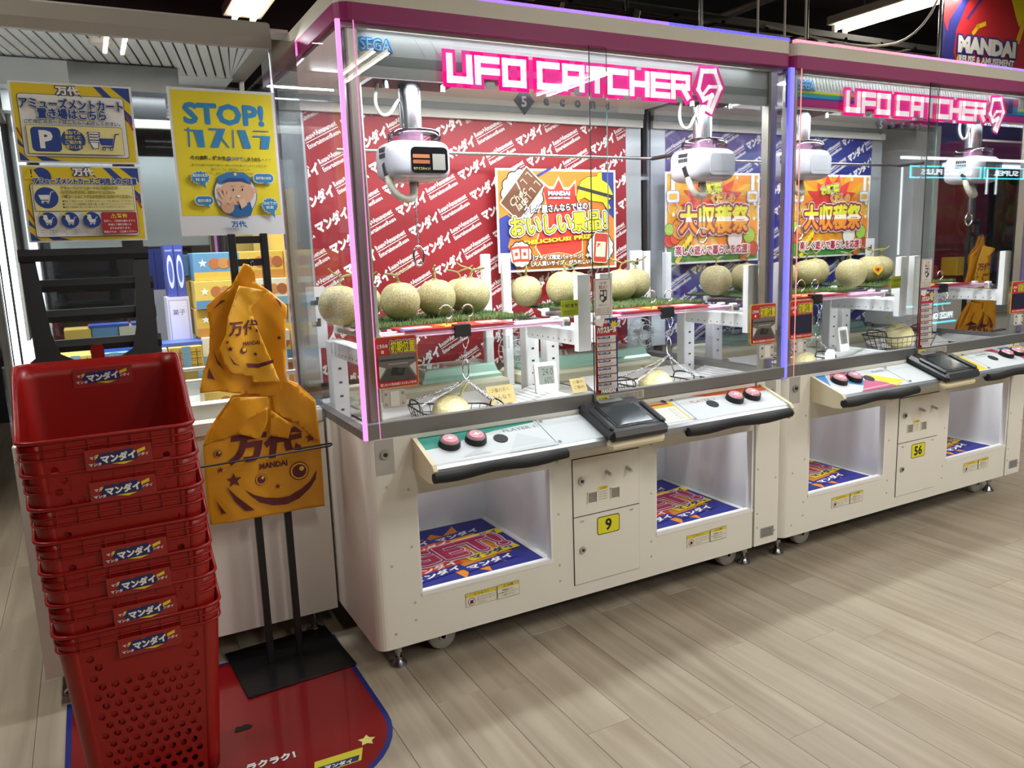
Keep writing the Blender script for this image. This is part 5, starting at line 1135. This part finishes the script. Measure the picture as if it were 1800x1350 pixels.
def add_mid(p):   # extra points along the two sides, so that the rim can sweep
    q = []
    for a, b in zip(p, p[1:] + [None]):
        q.append(a)
        if b and abs(a[0] - b[0]) < 1e-6 and abs(a[1] - b[1]) > .05: q += [(a[0], a[1] + (b[1] - a[1]) * i / 8) for i in range(1, 8)]
    return q
OUT = add_mid(outline())
def holes_panel(mb, m):
    """front wall with its honeycomb of holes"""
    w = HW - RC; Ht = .47; pts = []; edges = []
    def loop(q):
        k = len(pts); pts.extend(V(p) for p in q); edges.extend((k + i, k + (i + 1) % len(q)) for i in range(len(q)))
    nb = 16
    loop([(-w + 2 * w * i / nb, 0) for i in range(nb + 1)] + [(w - 2 * w * i / nb, Ht) for i in range(nb + 1)])
    hs = []; r = .0098; px, py = .0305, .0265; row = 0; y = .03
    while y < .405:
        x = -w + .022 + (px / 2 if row % 2 else 0)
        while x < w - .016:
            if not (y > .345 and abs(x - .0) < .095) and not (y > .375 and abs(abs(x) - .115) > .02): hs.append((x, y))
            x += px
        y += py; row += 1
    for (x, y) in hs: loop([(x + r * math.cos(math.radians(30 + 60 * i)), y + r * .98 * math.sin(math.radians(30 + 60 * i))) for i in range(6)])
    vs, es, fs, _, _, _ = geometry.delaunay_2d_cdt(pts, edges, [], 2, 1e-6)
    keep = []
    for f in fs:
        c = sum((V(vs[i]) for i in f), V((0, 0))) / 3
        if not any(abs(c.x - hx) < r and abs(c.y - hy) < r and all((V(vs[i]) - V((hx, hy))).length < r * 1.05 for i in f) for hx, hy in hs): keep.append(list(f))
    mb.add([bpt(p[0], -HD, p[1] / Ht) for p in vs], keep, m)
def basket_proto():
    t = bpy.data.objects.new('shopping_basket', None); link(t); ORG[t] = V((0, 0, 0)); t.empty_display_size = .05
    b = MB(); L = []; lev = [0, .12, .3, .5, .7, .85, .94, 1.0]
    for tt in lev: L.append([bpt(x, y, tt) for x, y in OUT])
    n = len(OUT); fs = []
    for i in range(len(lev) - 1):
        for k in range(n - 1): fs.append((i * n + k, i * n + k + 1, (i + 1) * n + k + 1, (i + 1) * n + k))
    b.add([p for q in L for p in q], fs, RED, True)
    holes_panel(b, RED); b.add([bpt(x, y, 0) for x, y in OUT], [list(range(n))], RED)
    o = b.build('tub', t); md = o.modifiers.new('wall', 'SOLIDIFY'); md.thickness = .003; md.offset = 0
    full = OUT
    for k, (dz, r) in enumerate(((0, .0048), (-.022, .0026), (-.042, .0026))):
        q = []
        for (x, y) in full:
            p = bpt(x, y, 1.0); s = 1.022 if k == 0 else 1.012; q.append(V((p.x * s, p.y * s, p.z + dz)))
        MB().tube(q, r, RED, 6, close=True).build('rim' if k == 0 else 'rib', t)
    f = MB()
    for i in range(7):
        x = -.135 + .045 * i; f.box(x - .001, x + .001, -HD * 1.012 - .004, -HD + .002, .456, .5, RED)
    o = f.build('rim_fins', t); o['kind'] = 'stuff'
    # black handle: two flared arms and a grip bar
    y = HD + .006; lean = lambda o: [setattr(p, 'co', (p.co.x, p.co.y + (p.co.z - .632) * .16, p.co.z)) for p in o.data.vertices]
    for s in (-1, 1):
        arm = [(s * .152, 1.0 - .065), (s * .118, 1.0 - .065), (s * .100, .72), (s * .085, .665), (s * .045, .642), (s * .045, .632), (s * .165, .632), (s * .165, .642), (s * .142, .66)]
        lean(MB().prism(arm if s > 0 else arm[::-1], y, y + .011, BKH, 'y').build('handle_arm', t))
    lean(MB().prism([(y - .006, .905), (y + .014, .905), (y + .017, .92), (y + .014, .937), (y - .006, .937), (y - .009, .92)], -.152, .152, BKH, 'x').build('grip', t))
    MB().prism(rrect(-.016, .63, .032, .055, .012), HD + .003, HD + .007, RED, 'y').build('tab', t)
    # label on the front and inside the back
    for nm, oy, z0, sg in (('front_sticker', -HD - .0052, .420, -1), ('back_sticker', HD - .0075, .575, -1)):
        P = Print((-.05 if sg == -1 and 'front' in nm else -.065, oy, z0), **FRONT); W, H = .142, .05
        if 'front' in nm: P = Print((-.055, oy - .003, z0), u=(1, 0, 0), v=(0, -.055, 1), n=(0, -1, -.055))
        P.rect(0, 0, W, H, '#96201c'); P.face([(.022, .036), (.06, .04), (.06, .034), (.022, .03)], '#e2cf2c').face([(.11, .036), (.128, .042), (.128, .034), (.11, .028)], '#e2cf2c').face([(.05, .012), (.1, .012), (.08, .006)], '#e2cf2c')
        P.face([(.03, .038), (.1, .042), (.112, .026), (.108, .014), (.03, .010), (.022, .022)], '#23285e'); P.text('マンダイ', .07, .0255, .021, '#f2f0ea', w=.075, bold=.06, rot=.06)
        P.text('マン', .018, .03, .007, '#f2e6e0', w=.016, bold=.04).text('マンタ', .02, .014, .008, '#f2e6e0', w=.026, bold=.04, out=(('#23285e', .05),)).text('ンダイ', .122, .025, .008, '#f2e6e0', w=.024, bold=.04)
        P.build(nm, t)
    return t
bp0 = basket_proto(); ORD = ('lowest', 'second from the floor', 'third from the floor', 'fourth from the floor', 'fifth from the floor', 'sixth from the floor', 'topmost')
for i in range(7):
    o = bp0 if i == 0 else copy_tree(bp0)
    o.location = (BX - .003 * i + .009, BY + .004 * math.sin(i * 1.7), PIT * i + .002); o.rotation_euler = (0, 0, .012 * math.sin(i * 2.1))
    if i == 4:   # this one has lost its sticker
        for ch in list(o.children):
            if ch.name.startswith('front_sticker'): bpy.data.objects.remove(ch)
    tag(o, 'red plastic shopping basket with black handle, %s in its stack' % ORD[i], 'basket', 'stacked red shopping baskets')

# ================================================================ bag stand with yellow carrier bags
def bag_stand(dx, dy, label, base=True):
    t = thing('bag_stand', label, 'stand', (-.215 + dx, .33 + dy, 0), 'black bag stands'); X = lambda v: v + dx; Y = lambda v: v + dy
    T = MX.Translation((X(-.215), Y(.335), 0)) @ MX.Rotation(.06, 4, 'Z'); MB().box(-.18, .18, -.165, .165, .003, .011, mat('#131315', .28, var=.05), .002, T).build('base_plate', t)
    for x in (-.275, -.178): MB().box(X(x) - .011, X(x) + .011, Y(.33), Y(.352), .01, 1.45, BKH, .002).build('post', t)
    for z in (1.43, 1.36): MB().box(X(-.275), X(-.178), Y(.332), Y(.35), z - .01, z + .012, BKH).build('crossbar', t)
    MB().tube(smooth([(X(-.228), Y(.335), 1.36), (X(-.23), Y(.30), 1.36), (X(-.235), Y(.25), 1.35), (X(-.237), Y(.235), 1.365)], 2), .0035, BKH, 8).build('hook', t)
    MB().tube([(X(-.45), Y(.20), .762), (X(-.055), Y(.2), .768), (X(-.045), Y(.21), .77), (X(-.045), Y(.225), .77), (X(-.055), Y(.232), .768), (X(-.16), Y(.233), .766)], .003, BKH, 6).build('wire_bar', t)
    return t
bag_stand(0, 0, 'black twin-post bag stand beside the red baskets')
BAGM = mat('#f0ae22', .34, var=.04, trans=.32, coat=.25); MAR = '#5c1a22'
def wr(a, b, k, amp=1.0): return amp * (.006 * math.sin(19 * a + 7 * b + k) + .003 * math.sin(41 * a - 13 * b + 2 * k) + .0012 * math.sin(9 * b + 70 * a + k) + .0008 * abs(math.sin(55 * a + 38 * b + k)))
def sheet(mb, poly, y, k, m, amp=1.0, fold=None):
    """creased plastic film cut to an outline (x, z)"""
    pts = []; n = len(poly); edges = []
    for i in range(n):
        a, b = V(poly[i]), V(poly[(i + 1) % n]); s = max(1, int((b - a).length / .02))
        for j in range(s): pts.append(a + (b - a) * j / s)
    N = len(pts); edges = [(i, (i + 1) % N) for i in range(N)]; xs = [p[0] for p in poly]; zs = [p[1] for p in poly]; x = min(xs) + .011
    def inside(p):
        c = False
        for i in range(n):
            (x1, y1), (x2, y2) = poly[i], poly[i - 1]
            if (y1 > p[1]) != (y2 > p[1]) and p[0] < (x2 - x1) * (p[1] - y1) / (y2 - y1) + x1: c = not c
        return c
    while x < max(xs):
        z = min(zs) + .009
        while z < max(zs):
            if inside((x, z)): pts.append(V((x, z)))
            z += .012
        x += .012
    vs, es, fs, _, _, _ = geometry.delaunay_2d_cdt(pts, edges, [], 1, 1e-5)
    mb.add([(p[0], y + wr(p[0], p[1], k, amp) + (fold(p[0], p[1]) if fold else 0), p[1]) for p in vs], [list(f) for f in fs], m, True)
UP = [(-.276, 1.333), (-.261, 1.359), (-.245, 1.355), (-.229, 1.328), (-.23, 1.301), (-.189, 1.271), (-.14, 1.223), (-.151, 1.154), (-.159, 1.077), (-.161, .991), (-.175, .985), (-.182, .936), (-.248, .945), (-.365, .975), (-.422, .977), (-.412, 1.019), (-.382, 1.097), (-.373, 1.171), (-.376, 1.238), (-.337, 1.269), (-.299, 1.297)]
FL = [(-.282, 1.293), (-.194, 1.272), (-.255, 1.224), (-.243, 1.169), (-.217, 1.083), (-.186, .988), (-.275, .998), (-.269, 1.015), (-.329, 1.028), (-.346, 1.054), (-.358, 1.11), (-.337, 1.149), (-.325, 1.202)]
LO = [(-.326, .955), (-.224, .954), (-.172, .997), (-.125, .971), (-.072, .91), (-.072, .816), (-.066, .755), (-.069, .548), (-.28, .552), (-.429, .554), (-.433, .655), (-.428, .807), (-.415, .844), (-.377, .895)]
def bags(dx, dy, lu, ll):
    S = lambda q: [(a + dx, b) for a, b in q]
    t = thing('carrier_bag', lu, 'bag', (-.27 + dx, .25 + dy, .94), 'yellow carrier bags'); t2 = thing('carrier_bag', ll, 'bag', (-.25 + dx, .26 + dy, .55), 'yellow carrier bags')
    for i in range(3):
        m = MB(); sc = 1 - .02 * i; sheet(m, [((a + .27) * sc - .27 + dx + .004 * i, (b - 1.1) * sc + 1.1) for a, b in UP], .262 + dy + .012 * i, i, BAGM, 1.3); o = m.build('bag_layer', t, fixn=False); md = o.modifiers.new('film', 'SOLIDIFY'); md.thickness = .0008
    m = MB(); ff = lambda a, b: -.012 * math.sin((b - .98) * 10) - .05 * (a - dx + .27); sheet(m, S(FL), .236 + dy, 4, mat('#f4be34', .3, var=.05, trans=.32, coat=.4), 1.6, ff); o = m.build('loose_flap', t, fixn=False); md = o.modifiers.new('film', 'SOLIDIFY'); md.thickness = .0008
    P = Print((0, 0, 0), **FRONT, fn=lambda a, b, h: V((a + dx, .236 + dy + wr(a + dx, b, 4, 1.6) + ff(a + dx, b) - .0022 - h, b)))
    P.text('万代', -.283, 1.166, .046, MAR, w=.088, bold=.03, shear=.15, res=3).text('MANDAI', -.263, 1.118, .012, MAR, w=.05, bold=.03).disc(-.288, 1.098, .010, MAR).disc(-.286, 1.1, .006, '#e8b42c').poly(star(-.254, 1.083, .007), MAR).poly(star(-.328, 1.107, .009), MAR).poly(star(-.335, 1.128, .006), MAR)
    P.poly([(-.285, 1.058), (-.25, 1.052), (-.205, 1.062), (-.202, 1.052), (-.25, 1.04), (-.28, 1.044)], MAR).poly([(-.335, 1.09), (-.318, 1.062), (-.3, 1.05), (-.322, 1.06)], MAR); P.build('bag_print', t)
    P = Print((0, 0, 0), **FRONT, fn=lambda a, b, h: V((a + dx, .262 + dy + wr(a + dx, b, 0, 1.3) - .0022 - h, b)))
    P.poly([(-.36, 1.225), (-.335, 1.25), (-.315, 1.252), (-.34, 1.238)], MAR).poly([(-.395, 1.02), (-.388, 1.05), (-.375, 1.012)], MAR).poly([(-.16, 1.235), (-.175, 1.25), (-.158, 1.215)], MAR).poly(star(-.175, 1.125, .008), MAR).poly([(-.37, 1.1), (-.362, 1.06), (-.345, 1.04), (-.36, 1.07)], MAR); P.build('side_print', t)
    for i in range(3):
        m = MB(); sc = 1 - .012 * i; sheet(m, [((a + .25) * sc - .25 + dx, (b - .75) * sc + .75) for a, b in LO], .272 + dy + .01 * i, 7 + i, BAGM, .8); o = m.build('bag_layer', t2, fixn=False); md = o.modifiers.new('film', 'SOLIDIFY'); md.thickness = .0008
    for q, k in (([(-.327, .953), (-.224, .941), (-.22, .904), (-.294, .878), (-.331, .837), (-.429, .809), (-.38, .883)], 11), ([(-.21, .939), (-.171, .992), (-.128, .965), (-.076, .904), (-.07, .762), (-.138, .842), (-.211, .889)], 12)):
        m = MB(); sheet(m, S(q), .258 + dy, k, BAGM, 1.0); o = m.build('folded_shoulder', t2, fixn=False); md = o.modifiers.new('film', 'SOLIDIFY'); md.thickness = .0008
    for q, k in (([(-.305, .881), (-.231, .907), (-.232, .864), (-.26, .81), (-.329, .838)], 13), ([(-.218, .898), (-.16, .846), (-.174, .801), (-.232, .817)], 14)):
        m = MB(); sheet(m, S(q), .25 + dy, k, BAGM, 1.0); o = m.build('folded_handle', t2, fixn=False); md = o.modifiers.new('film', 'SOLIDIFY'); md.thickness = .0008
    P = Print((0, 0, 0), **FRONT, fn=lambda a, b, h: V((a + dx, .272 + dy + wr(a + dx, b, 7, .8) - .0022 - h, b)))
    P.text('万代', -.242, .785, .1, MAR, w=.23, bold=.06, shear=.18, rot=.0, res=4).text('MANDAI', -.222, .716, .019, MAR, w=.088, bold=.04)
    P.poly([(-.318, .651), (-.29, .628), (-.257, .612), (-.22, .604), (-.18, .604), (-.14, .62), (-.11, .642), (-.086, .676), (-.092, .645), (-.115, .615), (-.15, .588), (-.19, .578), (-.235, .582), (-.275, .6), (-.3, .626)], MAR)
    for (x, y, r) in ((-.264, .674, .016), (-.143, .683, .026), (-.386, .78, .011)): P.disc(x, y, r * 1.18, MAR).disc(x, y, r * 1.06, '#f0ae22').disc(x, y, r * .88, MAR).disc(x + r * .3, y + r * .3, r * .3, '#e8c060')
    for (x, y, r) in ((-.348, .688, .024), (-.215, .643, .010), (-.372, .829, .011), (-.385, .728, .010), (-.1, .79, .018)): P.poly(star(x, y, r), MAR)
    P.poly([(-.373, .672), (-.345, .635), (-.294, .58), (-.324, .584), (-.351, .62)], MAR).poly([(-.407, .631), (-.381, .586), (-.394, .586)], MAR); P.build('bag_print', t2)
bags(0, 0, 'upper bundle of yellow carrier bags hanging from the stand beside the red baskets', 'lower yellow carrier bag with a smiling face behind the wire bar')

# ================================================================ red floor mat
t = thing('floor_mat', 'glossy red floor mat with blue edge under the baskets', 'mat', (-.46, 0, 0))
MR = lambda d: rcorner(-.30, -.14, .27 - d, 0, -90, 10) + rcorner(-.62, -.14, .27 - d, -90, -180, 10) + [(-.89 + d, .44 - d), (-.03 - d, .44 - d)]
m = MB(); m.prism(MR(0), .0002, .0014, mat('#26317e', .25, var=.04, coat=.3)); m.build('blue_edge', t); m = MB(); m.prism(MR(.016), .0012, .0022, mat('#861318', .2, var=.08, scale=5, coat=.5)); m.build('red_field', t)
P = Print((0, 0, .0023), (1, -.12, 0), (.12, 1, 0), (0, 0, 1)); P.poly(star(-.098, -.252, .026, .2, .55), '#e4dc7a'); P.poly([(-.26, -.35), (-.13, -.335), (-.115, -.28), (-.25, -.29)], '#d8cc2c').poly([(-.255, -.345), (-.138, -.333), (-.13, -.31), (-.25, -.318)], '#23285e').text('マンダイ', -.19, -.327, .018, '#f2f0ea', w=.075, bold=.05)
P.text('ラクラク！', -.36, -.235, .032, '#f0ece4', w=.13, bold=.05, out=(('#3a1418', .05),), rot=.05); P.build('mat_print', t)
m = MB(); m.poly = None
tag(MB().prism([(-.452, .0), (-.446, .022), (-.436, .024), (-.43, .018), (-.42, .026), (-.41, .022), (-.404, .012), (-.40, .008), (-.408, -.002)], .0025, .0045, BLACK).build('black_scrap'), 'torn black scrap of tape on the red floor mat', 'scrap')
# ================================================================ above and beyond the machines
# plugs and white cables hanging behind the roofs
CABW = mat('#cfcabd', .5, var=.03)
for i, (x, y, z) in enumerate(((2.56, .95, 2.16), (2.66, .86, 2.15))):
    t = thing('power_strip', 'white hanging power socket on a cable behind the pink roofs, %s one' % ('left', 'right')[i], 'socket', (x, y, z), 'hanging power sockets')
    MB().cyl((x, y, z + .1), (x, y, 3.35), .006, CABW, n=8).build('cable', t); MB().cyl((x, y, z + .07), (x, y, z + .12), .014, CABW, .01, 12).build('strain_relief', t); MB().box(x - .05, x + .05, y - .025, y + .025, z + .03, z + .075, CABW, .008).build('plug', t); MB().box(x - .075, x + .06, y - .03, y + .03, z, z + .03, CABW, .006).build('socket_block', t)
for i, (pts, r, lb) in enumerate(([[(2.86, .9, 2.0), (2.86, .9, 3.35)], .006, 'white vertical cable behind the pink roofs'], [[(3.6, 1.9, 2.82), (3.9, 1.72, 2.72), (4.3, 1.6, 2.66), (4.6, 1.5, 2.72), (4.62, 1.3, 2.95), (4.62, 1.3, 3.4)], .008, 'slack white cable under the fluorescent fixture'], [[(1.0, 1.6, 2.6), (1.4, 1.62, 2.44), (1.6, 1.64, 2.40), (1.75, 1.65, 2.50), (1.8, 1.65, 2.7)], .012, 'looped tan cable above the machine with the red backdrop'])):
    tag(MB().tube(smooth([V(p) for p in pts], 2) if len(pts) > 2 else pts, r, CABW if i < 2 else mat('#a89878', .6), 8).build('hanging_cable'), lb, 'cable')
# cable ladder and brackets
t = thing('cable_ladder', 'dark cable ladder under the ceiling behind the machines', 'ladder', (3, 2, 2.8))
for y in (1.9, 2.1): MB().box(1.5, 7, y, y + .02, 2.80, 2.84, mat('#46443f', .6, .3)).build('ladder_rail', t)
for i in range(14): MB().box(1.6 + .4 * i, 1.63 + .4 * i, 1.9, 2.12, 2.80, 2.815, mat('#46443f', .6, .3)).build('ladder_rung', t)
for i, (x, y) in enumerate(((2.05, 1.4), (3.55, 1.5), (.75, 1.2))):
    t = thing('spotlight', 'black track spotlight pointing down from the ceiling, %s' % ('above the join of the two roofs', 'left of the bright fixture', 'above the machine with the red backdrop')[i], 'lamp', (x, y, 2.5), 'track spotlights')
    MB().cyl((x, y, 2.62), (x, y, 3.12), .01, BLACK, n=8).build('stem', t); MB().cyl((x, y, 2.46), (x + .03, y - .02, 2.62), .045, BLACK, .04, 16).build('lamp_head', t)
# shop banners
def banner(o, u, W, H, label, full):
    o = V(o); u = V(u).normalized(); n = V((u.y, -u.x, 0)); t = thing('shop_banner', label, 'banner', o, 'shop banners'); m = MB()
    q = [o, o + u * W, o + u * W + V((0, 0, H)), o + V((0, 0, H))]; m.rings([q, [p - n * .006 for p in q]], mat('#2b2f7c', .7, var=.05), smooth=False); m.build('cloth', t)
    P = Print(o, u, (0, 0, 1), n, .0006); P.k = 1
    P.poly([(.0, H), (.0, H * .55), (W * .1, H * .2), (W * .16, 0), (W * .95, 0), (W, H * .4), (W, H)], '#b8262e') if full else P.poly([(W * .1, .0), (W * .5, 0), (W * .4, H)], '#b8262e')
    if full:
        P.poly([(W * .02, H * .15), (W * .05, H * .55), (W * .18, H * .85), (W * .30, H * .97), (W * .2, H * .75), (W * .12, H * .45), (W * .10, 0), (W * .02, 0)], '#2b2f7c'); P.line([(W * .22, H * .6), (W * .34, H * .85), (W * .55, H)], .02, '#2b2f7c'); P.poly([(W * .6, H), (W * .68, H * .7), (W * .72, H * .58), (W * .8, H * .68), (W, H * .92), (W, H)], '#e2cf1e')
        P.line([(W * .28, H * .44), (W * .32, H * .52), (W * .38, H * .56)], .03, '#e2b81e').line([(W * .76, H * .62), (W * .72, H * .42)], .045, '#e2b81e').line([(W * .15, H * .05), (W * .17, H * .2)], .05, '#e2cf1e')
        P.text('MANDAI', W * .42, H * .29, H * .2, '#e4e2dc', w=W * .56, bold=.07, out=(('#2b2f7c', .09),)).text('REUSE & AMUSEMENT', W * .42, H * .12, H * .085, '#e4e2dc', w=W * .54, bold=.05, out=(('#2b2f7c', .06),))
    else: P.poly([(W * .45, 0), (W * .55, H * .35), (W * .75, H * .75), (W * .95, H * .3), (W * .9, 0)], '#e2b81e')
    P.build('print', t); MB().cyl(o + V((0, 0, H)), o + u * W + V((0, 0, H)), .012, STEEL, n=8).build('top_rod', t); MB().cyl(o - u * .03 + V((0, 0, -.05)), o - u * .03 + V((0, 0, 1.2)), .012, STEEL, n=8).build('side_pole', t)
banner((4.64, 1.3, 2.5), (1, -.05, 0), 1.13, .56, 'red and blue shop banner with white lettering at the top right', 1)
banner((2.47, 1.25, 2.17), (1, -.1, 0), .42, .24, 'small blue and yellow banner behind the hanging sockets', 0)
struct(MB().box(3.9, 9, 2.6, 2.7, 2.2, 2.95, mat('#2a2c66', .7, var=.06)).build('trim_6'))
# white pillar and far shelves seen through the right-hand glass
struct(MB().box(3.78, 4.02, .86, 1.2, 0, 2.02, mat('#c4c6c2', .5, var=.05)).build('wall_pillar'))
bag_stand(4.38, .36, 'black bag stand beyond the right end of the claw machines')
bags(4.38, .36, 'upper bundle of yellow carrier bags seen through the right-hand glass', 'lower yellow carrier bag seen through the right-hand glass')
def far_machine(x, y, w, top, inner, label):
    t = thing('claw_machine', label, 'claw machine', (x + w / 2, y + .4, 0), 'far claw machines')
    m = MB(); m.box(x, x + w, y, y + .8, .1, .85, WHITE, .02); m.build('cabinet', t); MB().box(x + .05, x + w - .05, y - .12, y + .02, .72, .8, GREYP, .01).build('control_panel', t)
    MB().box(x, x + w, y, y + .8, 1.95, 2.1, mat(top, .4), .02).build('canopy', t); MB().box(x + .04, x + w - .04, y + .74, y + .78, .85, 1.95, mat(inner, .5, var=.3, scale=7)).build('backdrop_panel', t)
    for a in (x, x + w - .04): MB().box(a, a + .04, y, y + .04, .85, 1.95, ALU).build('corner_post', t)
    MB().box(x + .04, x + w - .04, y + .01, y + .015, .85, 1.95, GLASS).build('front_pane', t)
    for i in range(4):
        a = x + .15 + i * (w - .3) / 3; MB().box(a - .07, a + .07, y + .4, y + .55, 1.0, 1.0 + .1 + .06 * (i % 3), mat(('#c23a30', '#e0b52e', '#3a6ab0', '#7a3a8a')[i]), .006).build('prize_box', t)
    MB().box(x + .1, x + w - .1, y + .3, y + .34, 1.92, 1.945, glow('#f4f6ff', 4)).build('led_bar', t)
    for a in (x + .1, x + w - .1): MB().cyl((a, y + .1, 0), (a, y + .1, .11), .02, STEEL, n=10).build('foot', t)
far_machine(5.6, 1.6, 1.5, '#7a2f6a', '#8a2a3a', 'far claw machine with red prizes beyond the second bag stand'); far_machine(4.4, 3.2, 1.6, '#4a3a8a', '#5a3a66', 'far purple claw machine behind the white pillar'); far_machine(-2.85, 1.72, 1.3, '#b8b2a6', '#5a4a48', 'grey claw machine at the far left edge')
far_machine(1.1, 2.6, 1.6, '#a83a6a', '#a88a4a', 'far claw machine standing back to back behind the red backdrop'); far_machine(-1.0, 3.0, 1.5, '#a83a6a', '#b08a3a', 'far claw machine behind the white left machine')

# machine across the aisle, seen as a reflection in the glass
t = thing('claw_machine', 'dark claw machine with cyan lit frames across the aisle', 'claw machine', (6.5, -2.6, 0), 'far claw machines')
MB().box(5.6, 7.5, -3.0, -2.25, .1, .8, mat('#25272e', .4), .02).build('cabinet', t); MB().box(5.6, 7.5, -3.0, -2.25, 1.98, 2.1, mat('#25272e', .4), .02).build('canopy', t); MB().box(5.7, 7.4, -2.95, -2.9, .8, 1.98, mat('#39424e', .5, var=.3)).build('backdrop_panel', t)
MB().box(5.62, 7.48, -2.25, -2.24, 2.02, 2.045, glow('#ffffff', 4)).build('roof_led_strip', t)
CY = glow('#39e6ff', 4)
for (a, b) in ((5.75, 6.75), (6.8, 7.45)):
    f = MB()
    for z in (1.86, 1.955): f.box(a, b, -2.245, -2.235, z, z + .012, CY)
    for x in (a, b - .012): f.box(x, x + .012, -2.245, -2.235, 1.86, 1.967, CY)
    f.build('cyan_frame', t)
P = Print((6.7, -2.24, 1.89), u=(-1, 0, 0), v=(0, 0, 1), n=(0, 1, 0)); P.text('MAGIC PLUS', .45, .025, .05, glow('#dff4ff', 5), w=.7, bold=.03); P.text('SUPER', -.45, .025, .05, glow('#dff4ff', 5), w=.4, bold=.03); P.build('frame_lettering', t)
for x in (5.64, 6.85, 7.0): MB().cyl((x, -2.24, 1.2 if x < 6 else 1.72), (x, -2.24, 1.95), .008, glow('#f0fcff', 3.5), n=8).build('led_tube', t)
for (a, b, z) in ((6.0, 6.5, .55), (5.8, 6.4, .72)): MB().box(a, b, -2.245, -2.235, z, z + .015, CY).build('cyan_strip', t)
P = Print((6.25, -2.235, .62), u=(-1, 0, 0), v=(0, 0, 1), n=(0, 1, 0)); P.text('PRIZE OUT', 0, 0, .06, glow('#e6f8ff', 5), w=.38, bold=.03); P.build('prize_lettering', t)
for x in (5.7, 7.4): MB().cyl((x, -2.4, 0), (x, -2.4, .11), .02, STEEL, n=10).build('foot', t)
